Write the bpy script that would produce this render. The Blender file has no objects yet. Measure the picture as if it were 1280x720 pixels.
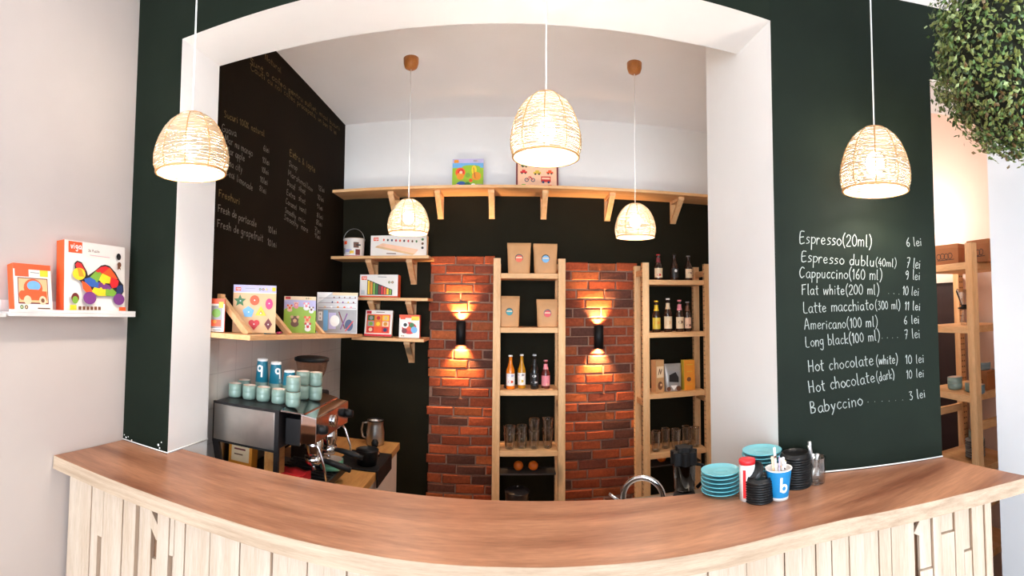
import bpy, math, random
from mathutils import Matrix, Vector
rnd = random.Random(11)
SC = bpy.context.scene
COL = SC.collection
PI = math.pi
EYE = 1.67
# ---------------------------------------------------------------- camera (a phone panorama: central cylindrical)
FL, AL, RO, PSI, CVY = 604.184, .0481359, .0065464, -.0111454, 355.179
def rotm():
    cp, sp, ca, sa, cr, sr = math.cos(PSI), math.sin(PSI), math.cos(AL), math.sin(AL), math.cos(RO), math.sin(RO)
    ry = Matrix(((cp, sp, 0), (-sp, cp, 0), (0, 0, 1)))
    rp = Matrix(((1, 0, 0), (0, ca, sa), (0, -sa, ca)))
    rr = Matrix(((cr, 0, sr), (0, 1, 0), (-sr, 0, cr)))
    return rr @ rp @ ry
ROT = rotm()
def ray(px, py):
    th = (px - 640) / FL
    return ROT.transposed() @ Vector((math.sin(th), math.cos(th), (CVY - py) / FL))
def at(px, py, ax, val):
    d = ray(px, py); o = Vector((0, 0, EYE))
    return o + d * ((val - o[ax]) / d[ax])
def hit(px, py, p0, n):
    d = ray(px, py); o = Vector((0, 0, EYE))
    return o + d * ((Vector(p0) - o).dot(n) / d.dot(n))
cd = bpy.data.cameras.new('camera'); cam = bpy.data.objects.new('camera', cd); COL.objects.link(cam)
cd.type = 'PANO'; cd.panorama_type = 'CENTRAL_CYLINDRICAL'
cd.central_cylindrical_range_u_min = -640 / FL; cd.central_cylindrical_range_u_max = 640 / FL
cd.central_cylindrical_range_v_min = -(720 - CVY) / FL; cd.central_cylindrical_range_v_max = CVY / FL
cd.central_cylindrical_radius = 1.0
cd.clip_start = .02; cd.clip_end = 100
r0, r1, r2 = ROT[0], ROT[1], ROT[2]
cam.matrix_world = Matrix(((r0[0], r2[0], -r1[0], 0), (r0[1], r2[1], -r1[1], 0), (r0[2], r2[2], -r1[2], EYE), (0, 0, 0, 1)))
SC.camera = cam
SC.view_settings.view_transform = 'Standard'; SC.view_settings.look = 'None'
SC.view_settings.gamma = 1.0; SC.view_settings.use_curve_mapping = False
SC.view_settings.exposure = EXPOSURE = 0.18

# ---------------------------------------------------------------- materials
def srgb(r, g, b):
    f = lambda c: (c / 255 / 12.92) if c / 255 <= .04045 else ((c / 255 + .055) / 1.055) ** 2.4
    return (f(r), f(g), f(b))
MATS = {}
def nodes(name):
    m = bpy.data.materials.new(name); m.use_nodes = True
    nt = m.node_tree; b = nt.nodes['Principled BSDF']
    return m, nt, b
def lnk(nt, a, ao, b, bi): nt.links.new(a.outputs[ao], b.inputs[bi])
def mixcol(nt, a, b, fac=None, blend='MIX'):
    n = nt.nodes.new('ShaderNodeMix'); n.data_type = 'RGBA'; n.blend_type = blend
    n.inputs[6].default_value = (*a, 1); n.inputs[7].default_value = (*b, 1)
    return n
def coords(nt, scale=(1, 1, 1), kind='Object'):
    t = nt.nodes.new('ShaderNodeTexCoord'); mp = nt.nodes.new('ShaderNodeMapping')
    mp.inputs['Scale'].default_value = scale; lnk(nt, t, kind, mp, 'Vector'); return mp
def noise(nt, mp, scale, detail=3, rough=.6):
    n = nt.nodes.new('ShaderNodeTexNoise'); n.inputs['Scale'].default_value = scale
    n.inputs['Detail'].default_value = detail; n.inputs['Roughness'].default_value = rough
    lnk(nt, mp, 'Vector', n, 'Vector'); return n
def ramp(nt, lo, hi):
    r = nt.nodes.new('ShaderNodeMapRange'); r.inputs['From Min'].default_value = lo; r.inputs['From Max'].default_value = hi
    return r
def mat(name, col, rough=.5, metal=0.0, var=.12, vscale=9.0, bump=0.0, spec=.5, emit=None, trans=0.0, coat=0.0):
    if name in MATS: return MATS[name]
    m, nt, b = nodes(name)
    mp = coords(nt); n = noise(nt, mp, vscale)
    dark = tuple(c * (1 - var) for c in col); lite = tuple(min(1, c * (1 + var)) for c in col)
    mx = mixcol(nt, dark, lite); r = ramp(nt, .3, .7)
    lnk(nt, n, 'Fac', r, 'Value'); lnk(nt, r, 'Result', mx, 0); lnk(nt, mx, 2, b, 'Base Color')
    b.inputs['Roughness'].default_value = rough; b.inputs['Metallic'].default_value = metal
    b.inputs['Specular IOR Level'].default_value = spec; b.inputs['Coat Weight'].default_value = coat
    if emit:
        b.inputs['Emission Color'].default_value = (*emit[0], 1); b.inputs['Emission Strength'].default_value = emit[1]
    if bump:
        bp = nt.nodes.new('ShaderNodeBump'); bp.inputs['Strength'].default_value = bump; bp.inputs['Distance'].default_value = .004
        n2 = noise(nt, mp, vscale * 6); lnk(nt, n2, 'Fac', bp, 'Height'); lnk(nt, bp, 'Normal', b, 'Normal')
    MATS[name] = m; return m
def wood(name, a, b_, stretch=(1, 12, 12), scale=2.0, rough=.5, knots=0.0, fine=.25, spec=.4):
    if name in MATS: return MATS[name]
    m, nt, b = nodes(name)
    mp = coords(nt, stretch); n = noise(nt, mp, scale, 5, .62); r = ramp(nt, .32, .68)
    mx = mixcol(nt, a, b_); lnk(nt, n, 'Fac', r, 'Value'); lnk(nt, r, 'Result', mx, 0)
    mp2 = coords(nt, tuple(s * 3 for s in stretch)); n2 = noise(nt, mp2, scale * 4, 3); r2 = ramp(nt, .35, .7)
    mul = mixcol(nt, (1, 1, 1), (1 - fine, 1 - fine * 1.1, 1 - fine * 1.2), blend='MULTIPLY')
    mul.inputs[0].default_value = 1.0
    mm = mixcol(nt, (1, 1, 1), (1 - fine, 1 - fine * 1.1, 1 - fine * 1.2))
    lnk(nt, n2, 'Fac', r2, 'Value'); lnk(nt, r2, 'Result', mm, 0); lnk(nt, mx, 2, mul, 6); lnk(nt, mm, 2, mul, 7)
    out = mul
    if knots:
        mp3 = coords(nt, tuple(knots * (1 if s > 2 else .45) for s in stretch)); v = nt.nodes.new('ShaderNodeTexVoronoi'); v.inputs['Scale'].default_value = 1.0
        lnk(nt, mp3, 'Vector', v, 'Vector'); r3 = ramp(nt, .16, .09); lnk(nt, v, 'Distance', r3, 'Value')
        k = mixcol(nt, (0, 0, 0), tuple(c * .30 for c in a)); lnk(nt, r3, 'Result', k, 0); lnk(nt, mul, 2, k, 6); out = k
    lnk(nt, out, 2, b, 'Base Color'); b.inputs['Roughness'].default_value = rough; b.inputs['Specular IOR Level'].default_value = spec
    MATS[name] = m; return m
def glass(name, tint=(.95, .97, .96), refl=.12):
    if name in MATS: return MATS[name]
    m, nt, b = nodes(name); out = nt.nodes['Material Output']
    t = nt.nodes.new('ShaderNodeBsdfTransparent'); t.inputs[0].default_value = (*tint, 1)
    g = nt.nodes.new('ShaderNodeBsdfGlossy'); g.inputs['Roughness'].default_value = .03
    lw = nt.nodes.new('ShaderNodeLayerWeight'); lw.inputs['Blend'].default_value = .35
    mp = coords(nt); n = noise(nt, mp, 30); add = nt.nodes.new('ShaderNodeMath'); add.operation = 'MULTIPLY_ADD'
    lnk(nt, n, 'Fac', add, 0); add.inputs[1].default_value = .05; lnk(nt, lw, 'Facing', add, 2)
    mu = nt.nodes.new('ShaderNodeMath'); mu.operation = 'MULTIPLY'; lnk(nt, add, 0, mu, 0); mu.inputs[1].default_value = refl * 3.2
    mx = nt.nodes.new('ShaderNodeMixShader'); lnk(nt, mu, 0, mx, 0); nt.links.new(t.outputs[0], mx.inputs[1]); nt.links.new(g.outputs[0], mx.inputs[2])
    nt.links.new(mx.outputs[0], out.inputs[0]); MATS[name] = m; return m
def translucent(name, col, fac=.5):
    if name in MATS: return MATS[name]
    m, nt, b = nodes(name); out = nt.nodes['Material Output']
    mp = coords(nt, (1, 1, 6)); n = noise(nt, mp, 40); mx0 = mixcol(nt, tuple(c * .8 for c in col), col); lnk(nt, n, 'Fac', mx0, 0)
    d = nt.nodes.new('ShaderNodeBsdfDiffuse'); t = nt.nodes.new('ShaderNodeBsdfTranslucent')
    lnk(nt, mx0, 2, d, 'Color'); lnk(nt, mx0, 2, t, 'Color')
    mx = nt.nodes.new('ShaderNodeMixShader'); mx.inputs[0].default_value = fac
    nt.links.new(d.outputs[0], mx.inputs[1]); nt.links.new(t.outputs[0], mx.inputs[2]); nt.links.new(mx.outputs[0], out.inputs[0])
    MATS[name] = m; return m
PAL = dict(white=(245, 240, 235), cream=(235, 205, 165), orange=(235, 85, 35), red=(205, 35, 40), yellow=(250, 200, 40), green=(120, 165, 55), lime=(150, 185, 45),
           dgreen=(50, 110, 50), blue=(45, 90, 165), sky=(110, 170, 215), purple=(115, 55, 120), pink=(235, 140, 150), brown=(110, 65, 40), black=(25, 20, 20),
           grey=(150, 145, 145), kraft=(200, 150, 100), teal=(40, 140, 150), lilac=(190, 180, 215), tan=(225, 180, 130), navy=(35, 50, 90), magenta=(205, 50, 110),
           silver=(190, 190, 195), amber=(225, 140, 40), maroon=(110, 30, 35), mint=(175, 215, 195), lgrey=(205, 203, 203), peach=(245, 195, 160), gold=(215, 180, 60))
def P(c): return mat('print_' + c, srgb(*PAL[c]), .45, var=.06, vscale=25)

# ---------------------------------------------------------------- mesh building
class MB:
    def __init__(s): s.v = []; s.f = []; s.m = []; s.s = []; s.col = []
    def add(s, vs, fs, mi=0, M=None, smooth=False):
        b = len(s.v)
        s.v += [tuple(M @ Vector(p)) if M else tuple(p) for p in vs]
        for f in fs: s.f.append(tuple(b + i for i in f)); s.m.append(mi); s.s.append(smooth)
        return s
    def box(s, lo, hi, mi=0, M=None):
        x0, y0, z0 = lo; x1, y1, z1 = hi
        vs = [(x0, y0, z0), (x1, y0, z0), (x1, y1, z0), (x0, y1, z0), (x0, y0, z1), (x1, y0, z1), (x1, y1, z1), (x0, y1, z1)]
        return s.add(vs, [(3, 2, 1, 0), (4, 5, 6, 7), (0, 1, 5, 4), (1, 2, 6, 5), (2, 3, 7, 6), (3, 0, 4, 7)], mi, M)
    def prism(s, poly, z0, z1, mi=0, M=None, mis=None, smooth=False):
        n = len(poly); a = sum(poly[i][0] * poly[(i + 1) % n][1] - poly[(i + 1) % n][0] * poly[i][1] for i in range(n))
        if a < 0: poly = poly[::-1]
        vs = [(p[0], p[1], z0) for p in poly] + [(p[0], p[1], z1) for p in poly]
        s.add(vs, [tuple(range(n))[::-1], tuple(range(n, 2 * n))], mi, M)
        s.add(vs, [(i, (i + 1) % n, n + (i + 1) % n, n + i) for i in range(n)], mi if mis is None else mis, M, smooth)
        return s
    def lathe(s, prof, n=24, o=(0, 0, 0), mi=0, M=None, smooth=True, cap=(False, False)):
        vs = []; fs = []
        for r, z in prof:
            for k in range(n):
                a = 2 * PI * k / n; vs.append((o[0] + r * math.cos(a), o[1] + r * math.sin(a), o[2] + z))
        for i in range(len(prof) - 1):
            for k in range(n):
                k2 = (k + 1) % n; fs.append((i * n + k, i * n + k2, (i + 1) * n + k2, (i + 1) * n + k))
        if cap[0]: fs.append(tuple(range(n))[::-1])
        if cap[1]: fs.append(tuple((len(prof) - 1) * n + k for k in range(n)))
        return s.add(vs, fs, mi, M, smooth)
    def tube(s, pts, r, n=8, mi=0, M=None, closed=False, cap=True):
        pts = [Vector(p) for p in pts]; N = len(pts); vs = []; fs = []
        rr = r if isinstance(r, (list, tuple)) else [r] * N
        up = None
        for i, p in enumerate(pts):
            a = pts[(i - 1) % N] if (closed or i > 0) else p; b = pts[(i + 1) % N] if (closed or i < N - 1) else p
            t = (b - a).normalized()
            if up is None: up = Vector((0, 0, 1)) if abs(t.z) < .9 else Vector((1, 0, 0))
            u = t.cross(up)
            if u.length < 1e-6: u = t.orthogonal()
            u.normalize(); w = u.cross(t); up = w
            for k in range(n):
                c = 2 * PI * k / n; vs.append(tuple(p + (u * math.cos(c) + w * math.sin(c)) * rr[i]))
        for i in range(N if closed else N - 1):
            j = (i + 1) % N
            for k in range(n):
                k2 = (k + 1) % n; fs.append((i * n + k2, i * n + k, j * n + k, j * n + k2))
        if cap and not closed: fs.append(tuple(range(n))); fs.append(tuple((N - 1) * n + k for k in range(n))[::-1])
        return s.add(vs, fs, mi, M, True)
    def ball(s, c, r, n=16, m=10, mi=0, M=None, sc=(1, 1, 1)):
        vs = [(c[0], c[1], c[2] - r * sc[2])]; fs = []
        for i in range(1, m):
            a = -PI / 2 + PI * i / m
            for k in range(n):
                b = 2 * PI * k / n
                vs.append((c[0] + r * sc[0] * math.cos(a) * math.cos(b), c[1] + r * sc[1] * math.cos(a) * math.sin(b), c[2] + r * sc[2] * math.sin(a)))
        vs.append((c[0], c[1], c[2] + r * sc[2])); L = len(vs) - 1
        for k in range(n):
            k2 = (k + 1) % n
            fs.append((0, 1 + k2, 1 + k)); fs.append((L, 1 + (m - 2) * n + k, 1 + (m - 2) * n + k2))
            for i in range(m - 2): fs.append((1 + i * n + k, 1 + i * n + k2, 1 + (i + 1) * n + k2, 1 + (i + 1) * n + k))
        return s.add(vs, fs, mi, M, True)
    def build(s, name, mats, parent=None, bev=0, seg=2, loc=None):
        me = bpy.data.meshes.new(name); me.from_pydata(s.v, [], s.f)
        if not isinstance(mats, (list, tuple)): mats = [mats]
        for m in mats: me.materials.append(m)
        me.polygons.foreach_set('material_index', s.m); me.polygons.foreach_set('use_smooth', s.s)
        if s.col:
            ca = me.color_attributes.new('tone', 'FLOAT_COLOR', 'POINT')
            for i, c in enumerate(s.col): ca.data[i].color = (*c, 1)
        me.update(); o = bpy.data.objects.new(name, me); COL.objects.link(o)
        if parent: o.parent = parent
        if loc: o.location = loc
        if bev:
            b = o.modifiers.new('bevel', 'BEVEL'); b.width = bev; b.segments = seg; b.limit_method = 'ANGLE'; b.angle_limit = .7
        return o
def tag(o, label, cat, group=None):
    o['label'] = label; o['category'] = cat
    if group: o['group'] = group
    return o
def thing(name, label, cat, loc=(0, 0, 0), rz=0.0, group=None, M=None):
    o = bpy.data.objects.new(name, None); o.empty_display_size = .05; COL.objects.link(o)
    if M is not None: o.matrix_world = M
    else: o.location = loc; o.rotation_euler = (0, 0, rz)
    return tag(o, label, cat, group)
def struct(o, parent=None):
    if parent is None: o['kind'] = 'structure'
    return o
CH = {}
def kids(o): return [c for c in bpy.data.objects if c.parent == o]
def dup(src, loc=None, rz=None, label=None, group=None, M=None, scale=None):
    r = src.copy(); COL.objects.link(r)
    if M is not None: r.matrix_world = M
    if loc is not None: r.location = loc
    if rz is not None: r.rotation_euler = (0, 0, rz)
    if scale: r.scale = scale
    if label: r['label'] = label
    if group: r['group'] = group
    for ch in kids(src):
        c = ch.copy(); COL.objects.link(c); c.parent = r
        for g in kids(ch):
            d = g.copy(); COL.objects.link(d); d.parent = c
    return r
def frame(o, u, v):            # matrix with columns u, n, v (local x = u, z = v, -y = outward)
    u = Vector(u).normalized(); v = Vector(v).normalized(); n = v.cross(u)
    return Matrix(((u.x, n.x, v.x, o[0]), (u.y, n.y, v.y, o[1]), (u.z, n.z, v.z, o[2]), (0, 0, 0, 1)))

# flat printed art: polygons in (u, v) on the local plane y = -d, drawn outward (towards -y) in thin layers
class Art:
    def __init__(s, d=0.0): s.mb = MB(); s.cols = []; s.d = d; s.k = 0
    def _c(s, c):
        if c not in s.cols: s.cols.append(c)
        return s.cols.index(c)
    def poly(s, pts, c):
        s.k += 1; y = -s.d - .0004 - .00006 * s.k
        n = len(pts); a = sum(pts[i][0] * pts[(i + 1) % n][1] - pts[(i + 1) % n][0] * pts[i][1] for i in range(n))
        if a < 0: pts = pts[::-1]
        s.mb.add([(p[0], y, p[1]) for p in pts], [tuple(range(n))], s._c(c)); return s
    def rect(s, u0, v0, u1, v1, c): return s.poly([(u0, v0), (u1, v0), (u1, v1), (u0, v1)], c)
    def disc(s, u, v, r, c, n=18, ry=None, rot=0):
        ry = ry or r; cr, sr = math.cos(rot), math.sin(rot); pts = []
        for k in range(n):
            x, y = r * math.cos(2 * PI * k / n), ry * math.sin(2 * PI * k / n); pts.append((u + x * cr - y * sr, v + x * sr + y * cr))
        return s.poly(pts, c)
    def ngon(s, u, v, r, n, c, rot=PI / 2): return s.poly([(u + r * math.cos(rot + 2 * PI * k / n), v + r * math.sin(rot + 2 * PI * k / n)) for k in range(n)], c)
    def star(s, u, v, r, c, n=5):
        ctr = (u, v)
        for k in range(n):
            a = PI / 2 + 2 * PI * k / n; b = PI / n
            s.poly([ctr, (u + r * .45 * math.cos(a - b), v + r * .45 * math.sin(a - b)), (u + r * math.cos(a), v + r * math.sin(a)), (u + r * .45 * math.cos(a + b), v + r * .45 * math.sin(a + b))], c)
        return s
    def heart(s, u, v, r, c):
        s.disc(u - r * .42, v + r * .3, r * .5, c); s.disc(u + r * .42, v + r * .3, r * .5, c)
        return s.poly([(u - r * .86, v + r * .1), (u, v - r * .95), (u + r * .86, v + r * .1), (u, v + r * .5)], c)
    def line(s, pts, w, c):
        for q in ribbon(pts, w): s.poly(q, c)
        return s
    def text(s, t, u0, v0, h, c, w=None, width=None):
        for pl in layout(t, u0, v0, h, width):
            s.line(pl, w or h * .16, c)
        return s
    def build(s, name, parent, mats=None): return s.mb.build(name, [P(c) if isinstance(c, str) else c for c in s.cols], parent)
def ribbon(pts, w):
    qs = []
    for i in range(len(pts) - 1):
        (x0, y0), (x1, y1) = pts[i], pts[i + 1]; dx, dy = x1 - x0, y1 - y0; l = math.hypot(dx, dy)
        if l < 1e-7: continue
        ex, ey = dx / l * w * .28, dy / l * w * .28; nx, ny = -dy / l * w / 2, dx / l * w / 2
        qs.append([(x0 - ex - nx, y0 - ey - ny), (x1 + ex - nx, y1 + ey - ny), (x1 + ex + nx, y1 + ey + ny), (x0 - ex + nx, y0 - ey + ny)])
    return qs
# single-stroke handwriting: "advance|x,y x,y ...;..." in tenths (x-height 10, capitals 18)
GL = {'a': "11|9,9 5,10 1,7 1,3 4,0 8,3 9,9;9,9 9,2 11,0", 'b': "10|1,18 1,0;1,7 5,10 9,6 7,1 3,0 1,2", 'c': "9|8,9 4,10 1,6 1,3 4,0 8,2", 'd': "11|8,8 4,9 1,5 3,0 7,1 9,6;9,18 9,0",
 'e': "10|1,5 8,6 7,9 4,10 1,7 1,3 4,0 9,2", 'f': "7|7,17 4,18 3,14 3,-2;0,9 6,9", 'g': "10|8,9 4,10 1,6 4,2 8,5;8,10 8,-4 5,-7 1,-5", 'h': "10|1,18 1,0;1,6 5,10 8,7 8,0", 'i': "5|2,9 2,0;2,13 2,14",
 'j': "6|3,9 3,-4 0,-6", 'k': "9|1,18 1,0;8,9 1,4 8,0", 'l': "6|2,18 2,2 4,0", 'm': "15|1,10 1,0;1,7 4,10 7,8 7,0;7,7 10,10 13,8 13,0", 'n': "10|1,10 1,0;1,6 5,10 8,7 8,0", 'o': "10|5,10 1,7 1,3 5,0 9,3 9,7 5,10",
 'p': "10|1,10 1,-8;1,8 5,10 9,7 7,2 3,1 1,3", 'q': "10|8,9 4,10 1,6 4,1 8,4;8,10 8,-8", 'r': "8|1,10 1,0;1,6 4,10 7,9", 's': "9|8,9 4,10 2,7 7,4 6,1 1,0", 't': "8|3,16 3,2 6,0;0,10 7,11", 'u': "10|1,10 1,3 4,0 8,3;8,10 8,0",
 'v': "9|1,10 4,0 8,10", 'w': "14|1,10 3,0 7,9 10,0 13,10", 'x': "9|1,10 8,0;8,10 1,0", 'y': "10|1,10 4,2;9,10 4,-2 1,-7", 'z': "9|1,10 8,10 1,0 8,0",
 'A': "14|0,0 5,18 11,0;2,6 10,7", 'B': "13|2,18 2,0;2,18 8,17 8,11 2,9 10,7 9,1 2,0", 'C': "14|12,16 7,18 2,12 2,5 6,0 12,3", 'D': "13|2,18 2,0;2,18 10,14 10,5 2,0", 'E': "12|10,18 2,17 2,0 11,1;2,9 9,10", 'F': "12|2,17 2,0;1,17 11,18;2,9 9,10",
 'G': "14|12,16 7,18 2,12 2,5 6,0 12,2 12,8 8,8", 'H': "14|2,18 2,0;11,18 11,0;2,9 11,9", 'L': "11|2,18 2,1 10,0", 'M': "16|1,0 2,18 7,6 12,18 14,0", 'S': "12|10,16 5,18 2,14 9,6 7,1 1,1", 'P': "12|2,18 2,0;2,18 9,16 9,10 2,8", 'T': "12|0,18 11,18;6,18 6,0",
 'V': "12|1,18 6,0 11,18", 'I': "5|2,18 2,0", 'R': "13|2,18 2,0;2,18 9,16 8,10 2,9 10,0", 'O': "14|7,18 2,13 2,5 7,0 12,5 12,13 7,18", 'N': "14|2,0 2,18 11,0 11,18", 'W': "18|1,18 5,0 9,14 13,0 17,18",
 '0': "11|5,17 1,12 1,4 5,0 9,4 9,12 5,17", '1': "6|1,13 4,17 4,0", '2': "11|1,13 4,17 9,15 8,9 1,0 10,0", '3': "11|1,16 8,16 4,10 9,6 6,0 1,1", '4': "11|6,17 1,6 10,6;7,11 7,0", '5': "11|9,17 3,17 2,10 8,9 8,2 2,0", '6': "11|8,17 2,9 2,3 6,0 9,4 6,8 2,6",
 '7': "11|1,17 10,17 4,0;3,9 9,9", '8': "11|5,9 1,13 5,17 9,13 1,4 5,0 9,4 5,9", '9': "11|9,14 5,17 1,13 4,9 9,13 8,4 5,0", '(': "7|6,20 2,13 2,4 6,-4", ')': "7|1,20 5,13 5,4 1,-4", '%': "13|11,17 1,0;3,17 1,14 4,12 5,15 3,17;9,5 7,2 10,0 11,3 9,5",
 '&': "13|11,0 3,13 5,17 8,14 1,5 4,0 10,6", '.': "6|2,0 2,1", ',': "5|2,1 1,-3", '-': "8|1,7 6,7", ' ': "7|", "'": "4|2,18 2,14", '!': "5|2,18 2,6;2,1 2,0"}
def smooth_pl(p):
    if len(p) < 3: return p
    out = []
    for i in range(len(p) - 1):
        p0 = p[max(i - 1, 0)]; p1 = p[i]; p2 = p[i + 1]; p3 = p[min(i + 2, len(p) - 1)]
        for k in range(3):
            t = k / 3
            out.append(tuple(.5 * (2 * p1[j] + (p2[j] - p0[j]) * t + (2 * p0[j] - 5 * p1[j] + 4 * p2[j] - p3[j]) * t * t + (3 * p1[j] - p0[j] - 3 * p2[j] + p3[j]) * t ** 3) for j in (0, 1)))
    return out + [p[-1]]
def layout(t, u0, v0, h, width=None, jit=0.0):
    x = 0; res = []
    for ch in t:
        adv, body = GL.get(ch, GL['-']).split('|')
        jx, jy, js = rnd.uniform(-1, 1) * jit, rnd.uniform(-1, 1) * jit, 1 + rnd.uniform(-.12, .12) * min(1, jit)
        for st in body.split(';'):
            if st.strip():
                res.append(smooth_pl([((float(a) * js + x + jx), float(b) * js + jy) for a, b in (q.split(',') for q in st.split())]))
        x += float(adv) + 2
    s = h / 18; sx = (width / x) if width else s
    return [[(u0 + p[0] * sx, v0 + p[1] * s) for p in pl] for pl in res]
# ---------------------------------------------------------------- dimensions of the place (metres; eye at the origin, z up from the floor)
YF, YT, XL, XR, XW = 1.40, 1.653, -1.154, .871, -1.39
ZPAINT = 2.793                                                   # top of the green paint on the canted panel
XC, YB, ZK, ZF, ZL, ZC = -1.218, 3.429, 3.043, 3.0, 2.667, 1.099
FA, FB = Vector((XR, YF, 0)), Vector((1.397, 1.131, 0))          # the canted right-hand panel
FD = (FB - FA).normalized(); FN = Vector((FD.y, -FD.x, 0))       # along it, and out of it towards the room
ZG = 2.468                                                       # green paint stops at the high shelf
WHITE = mat('white_wall_paint', (.80, .775, .75), .65, var=.02, vscale=3, bump=.05)
WARM = mat('beige_wall_paint', (.60, .515, .465), .65, var=.03, vscale=2.5, bump=.05)
GREEN = mat('dark_green_paint', srgb(22, 29, 21), .6, var=.16, vscale=4, bump=.08, spec=.1)
CHALK = mat('chalkboard_paint', srgb(28, 21, 14), .8, var=.14, vscale=3, spec=.04)
KGREEN = mat('kitchen_green_paint', srgb(31, 28, 18), .75, var=.12, vscale=3, spec=.08)
PINK = mat('pale_pink_paint', (.74, .56, .48), .65, var=.03, vscale=3)
FLOORM = wood('floor_boards', srgb(150, 115, 85), srgb(120, 88, 62), (12, 1, 12), 1.5, .5)
CEIL = mat('ceiling_paint', (.86, .845, .85), .7, var=.02, vscale=2)
DARKW = mat('dark_doorway_paint', srgb(38, 16, 14), .6, var=.2)

def sbox(name, lo, hi, m, parent=None, mi=0):
    return struct(MB().box(lo, hi, mi).build(name, m, parent), parent)
sbox('floor', (-2.2, -3.2, -.08), (2.6, 3.7, 0), FLOORM)
sbox('ceiling', (-1.5, -2.75, ZF), (2.45, 1.40, ZF + .1), CEIL)
sbox('ceiling_kitchen', (-1.33, YT, ZK), (1.75, 3.55, ZK + .1), CEIL)
LY0, LY1, LZ0, LZ1 = -2.45, -1.45, .45, 2.6                        # side window in the left wall, behind the viewer's shoulder
mb = MB(); mb.box((-1.51, LY1, 0), (XW, YF + .02, ZF)); mb.box((-1.51, -2.7, 0), (XW, LY0, ZF)); mb.box((-1.51, LY0, 0), (XW, LY1, LZ0)); mb.box((-1.51, LY0, LZ1), (XW, LY1, ZF))
struct(mb.build('wall_left', WARM))
sbox('wall_right', (1.62, -2.7, 0), (1.76, 1.03, ZF), mat('pale_grey_wall_paint', (.62, .62, .635), .65, var=.02, vscale=3, bump=.05))
# facade: left pier, lintel, canted right pier, lintel over the side passage
def fbox(mb, lo, hi, six):
    x0, y0, z0 = lo; x1, y1, z1 = hi
    vs = [(x0, y0, z0), (x1, y0, z0), (x1, y1, z0), (x0, y1, z0), (x0, y0, z1), (x1, y0, z1), (x1, y1, z1), (x0, y1, z1)]
    for f, k in zip([(3, 2, 1, 0), (4, 5, 6, 7), (0, 1, 5, 4), (1, 2, 6, 5), (2, 3, 7, 6), (3, 0, 4, 7)], six): mb.add(vs, [f], k)
mb = MB()
fbox(mb, (XW - .1, YF, 0), (XL, YT, 3.14), (0, 0, 1, 0, 0, 0))
fbox(mb, (XL, YF, ZL), (XR, YT, 3.14), (0, 0, 1, 0, 0, 0))
def polyw(mb, poly, z0, z1, mis):
    n = len(poly); vs = [(p[0], p[1], z0) for p in poly] + [(p[0], p[1], z1) for p in poly]
    mb.add(vs, [tuple(range(n))[::-1], tuple(range(n, 2 * n))], 0)
    for i in range(n): mb.add(vs, [(i, (i + 1) % n, n + (i + 1) % n, n + i)], mis[i])
polyw(mb, [(XR, YF), (1.397, 1.131), (1.62, 1.5), (1.62, 1.955), (XR, 1.955)], 0, ZPAINT, (1, 2, 0, 0, 0))
polyw(mb, [(XR, YF), (1.397, 1.131), (1.62, 1.5), (1.62, 1.955), (XR, 1.955)], ZPAINT, 3.14, (3, 3, 0, 0, 0))
e = Vector((1.62, 1.0175)); b = e - Vector((FN.x, FN.y)) * .3; a = Vector((1.397, 1.131)); c = a - Vector((FN.x, FN.y)) * .3
polyw(mb, [a, e, b, c], 2.51, ZPAINT, (1, 0, 0, 0)); polyw(mb, [a, e, b, c], ZPAINT, 3.14, (3, 0, 0, 0))
front = struct(mb.build('wall_front', [WHITE, GREEN, WHITE, WARM]))
# kitchen shell
sbox('wall_kitchen_left', (-1.34, YT, 0), (XC, 3.55, ZK), CHALK)
mb = MB(); mb.box((-1.34, YB, 0), (1.75, 3.55, ZG), 1); mb.box((-1.34, YB, ZG), (1.75, 3.55, ZK), 0)
struct(mb.build('wall_back', [WHITE, KGREEN]))
sbox('wall_kitchen_right', (1.62, 1.955, 0), (1.75, 3.45, ZK), WHITE)
# side passage beyond the canted panel
sbox('wall_passage_right', (2.32, .9, 0), (2.45, 2.9, ZF), PINK)
sbox('wall_passage_back', (1.75, 2.8, 0), (2.35, 2.92, ZF), PINK)
sbox('ceiling_passage', (1.5, 1.40, ZF), (2.45, 2.92, ZF + .1), CEIL)
sbox('wall_passage_front', (1.76, .93, 0), (2.33, 1.02, ZF), WHITE)
d = struct(MB().box((2.285, 1.71, 0), (2.325, 2.62, 1.78), 0).build('door_1', DARKW))
fr = MB(); fr.box((2.27, 1.68, 0), (2.33, 1.71, 1.815)); fr.box((2.27, 2.62, 0), (2.33, 2.655, 1.815)); fr.box((2.27, 1.71, 1.78), (2.33, 2.62, 1.815)); fr.build('door_frame', PINK, d)
MB().tube([(2.285, 2.52, 1.0), (2.25, 2.52, 1.0), (2.25, 2.44, 1.0)], .009).build('door_handle', mat('brushed_steel', (.55, .54, .53), .3, 1), d)
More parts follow.
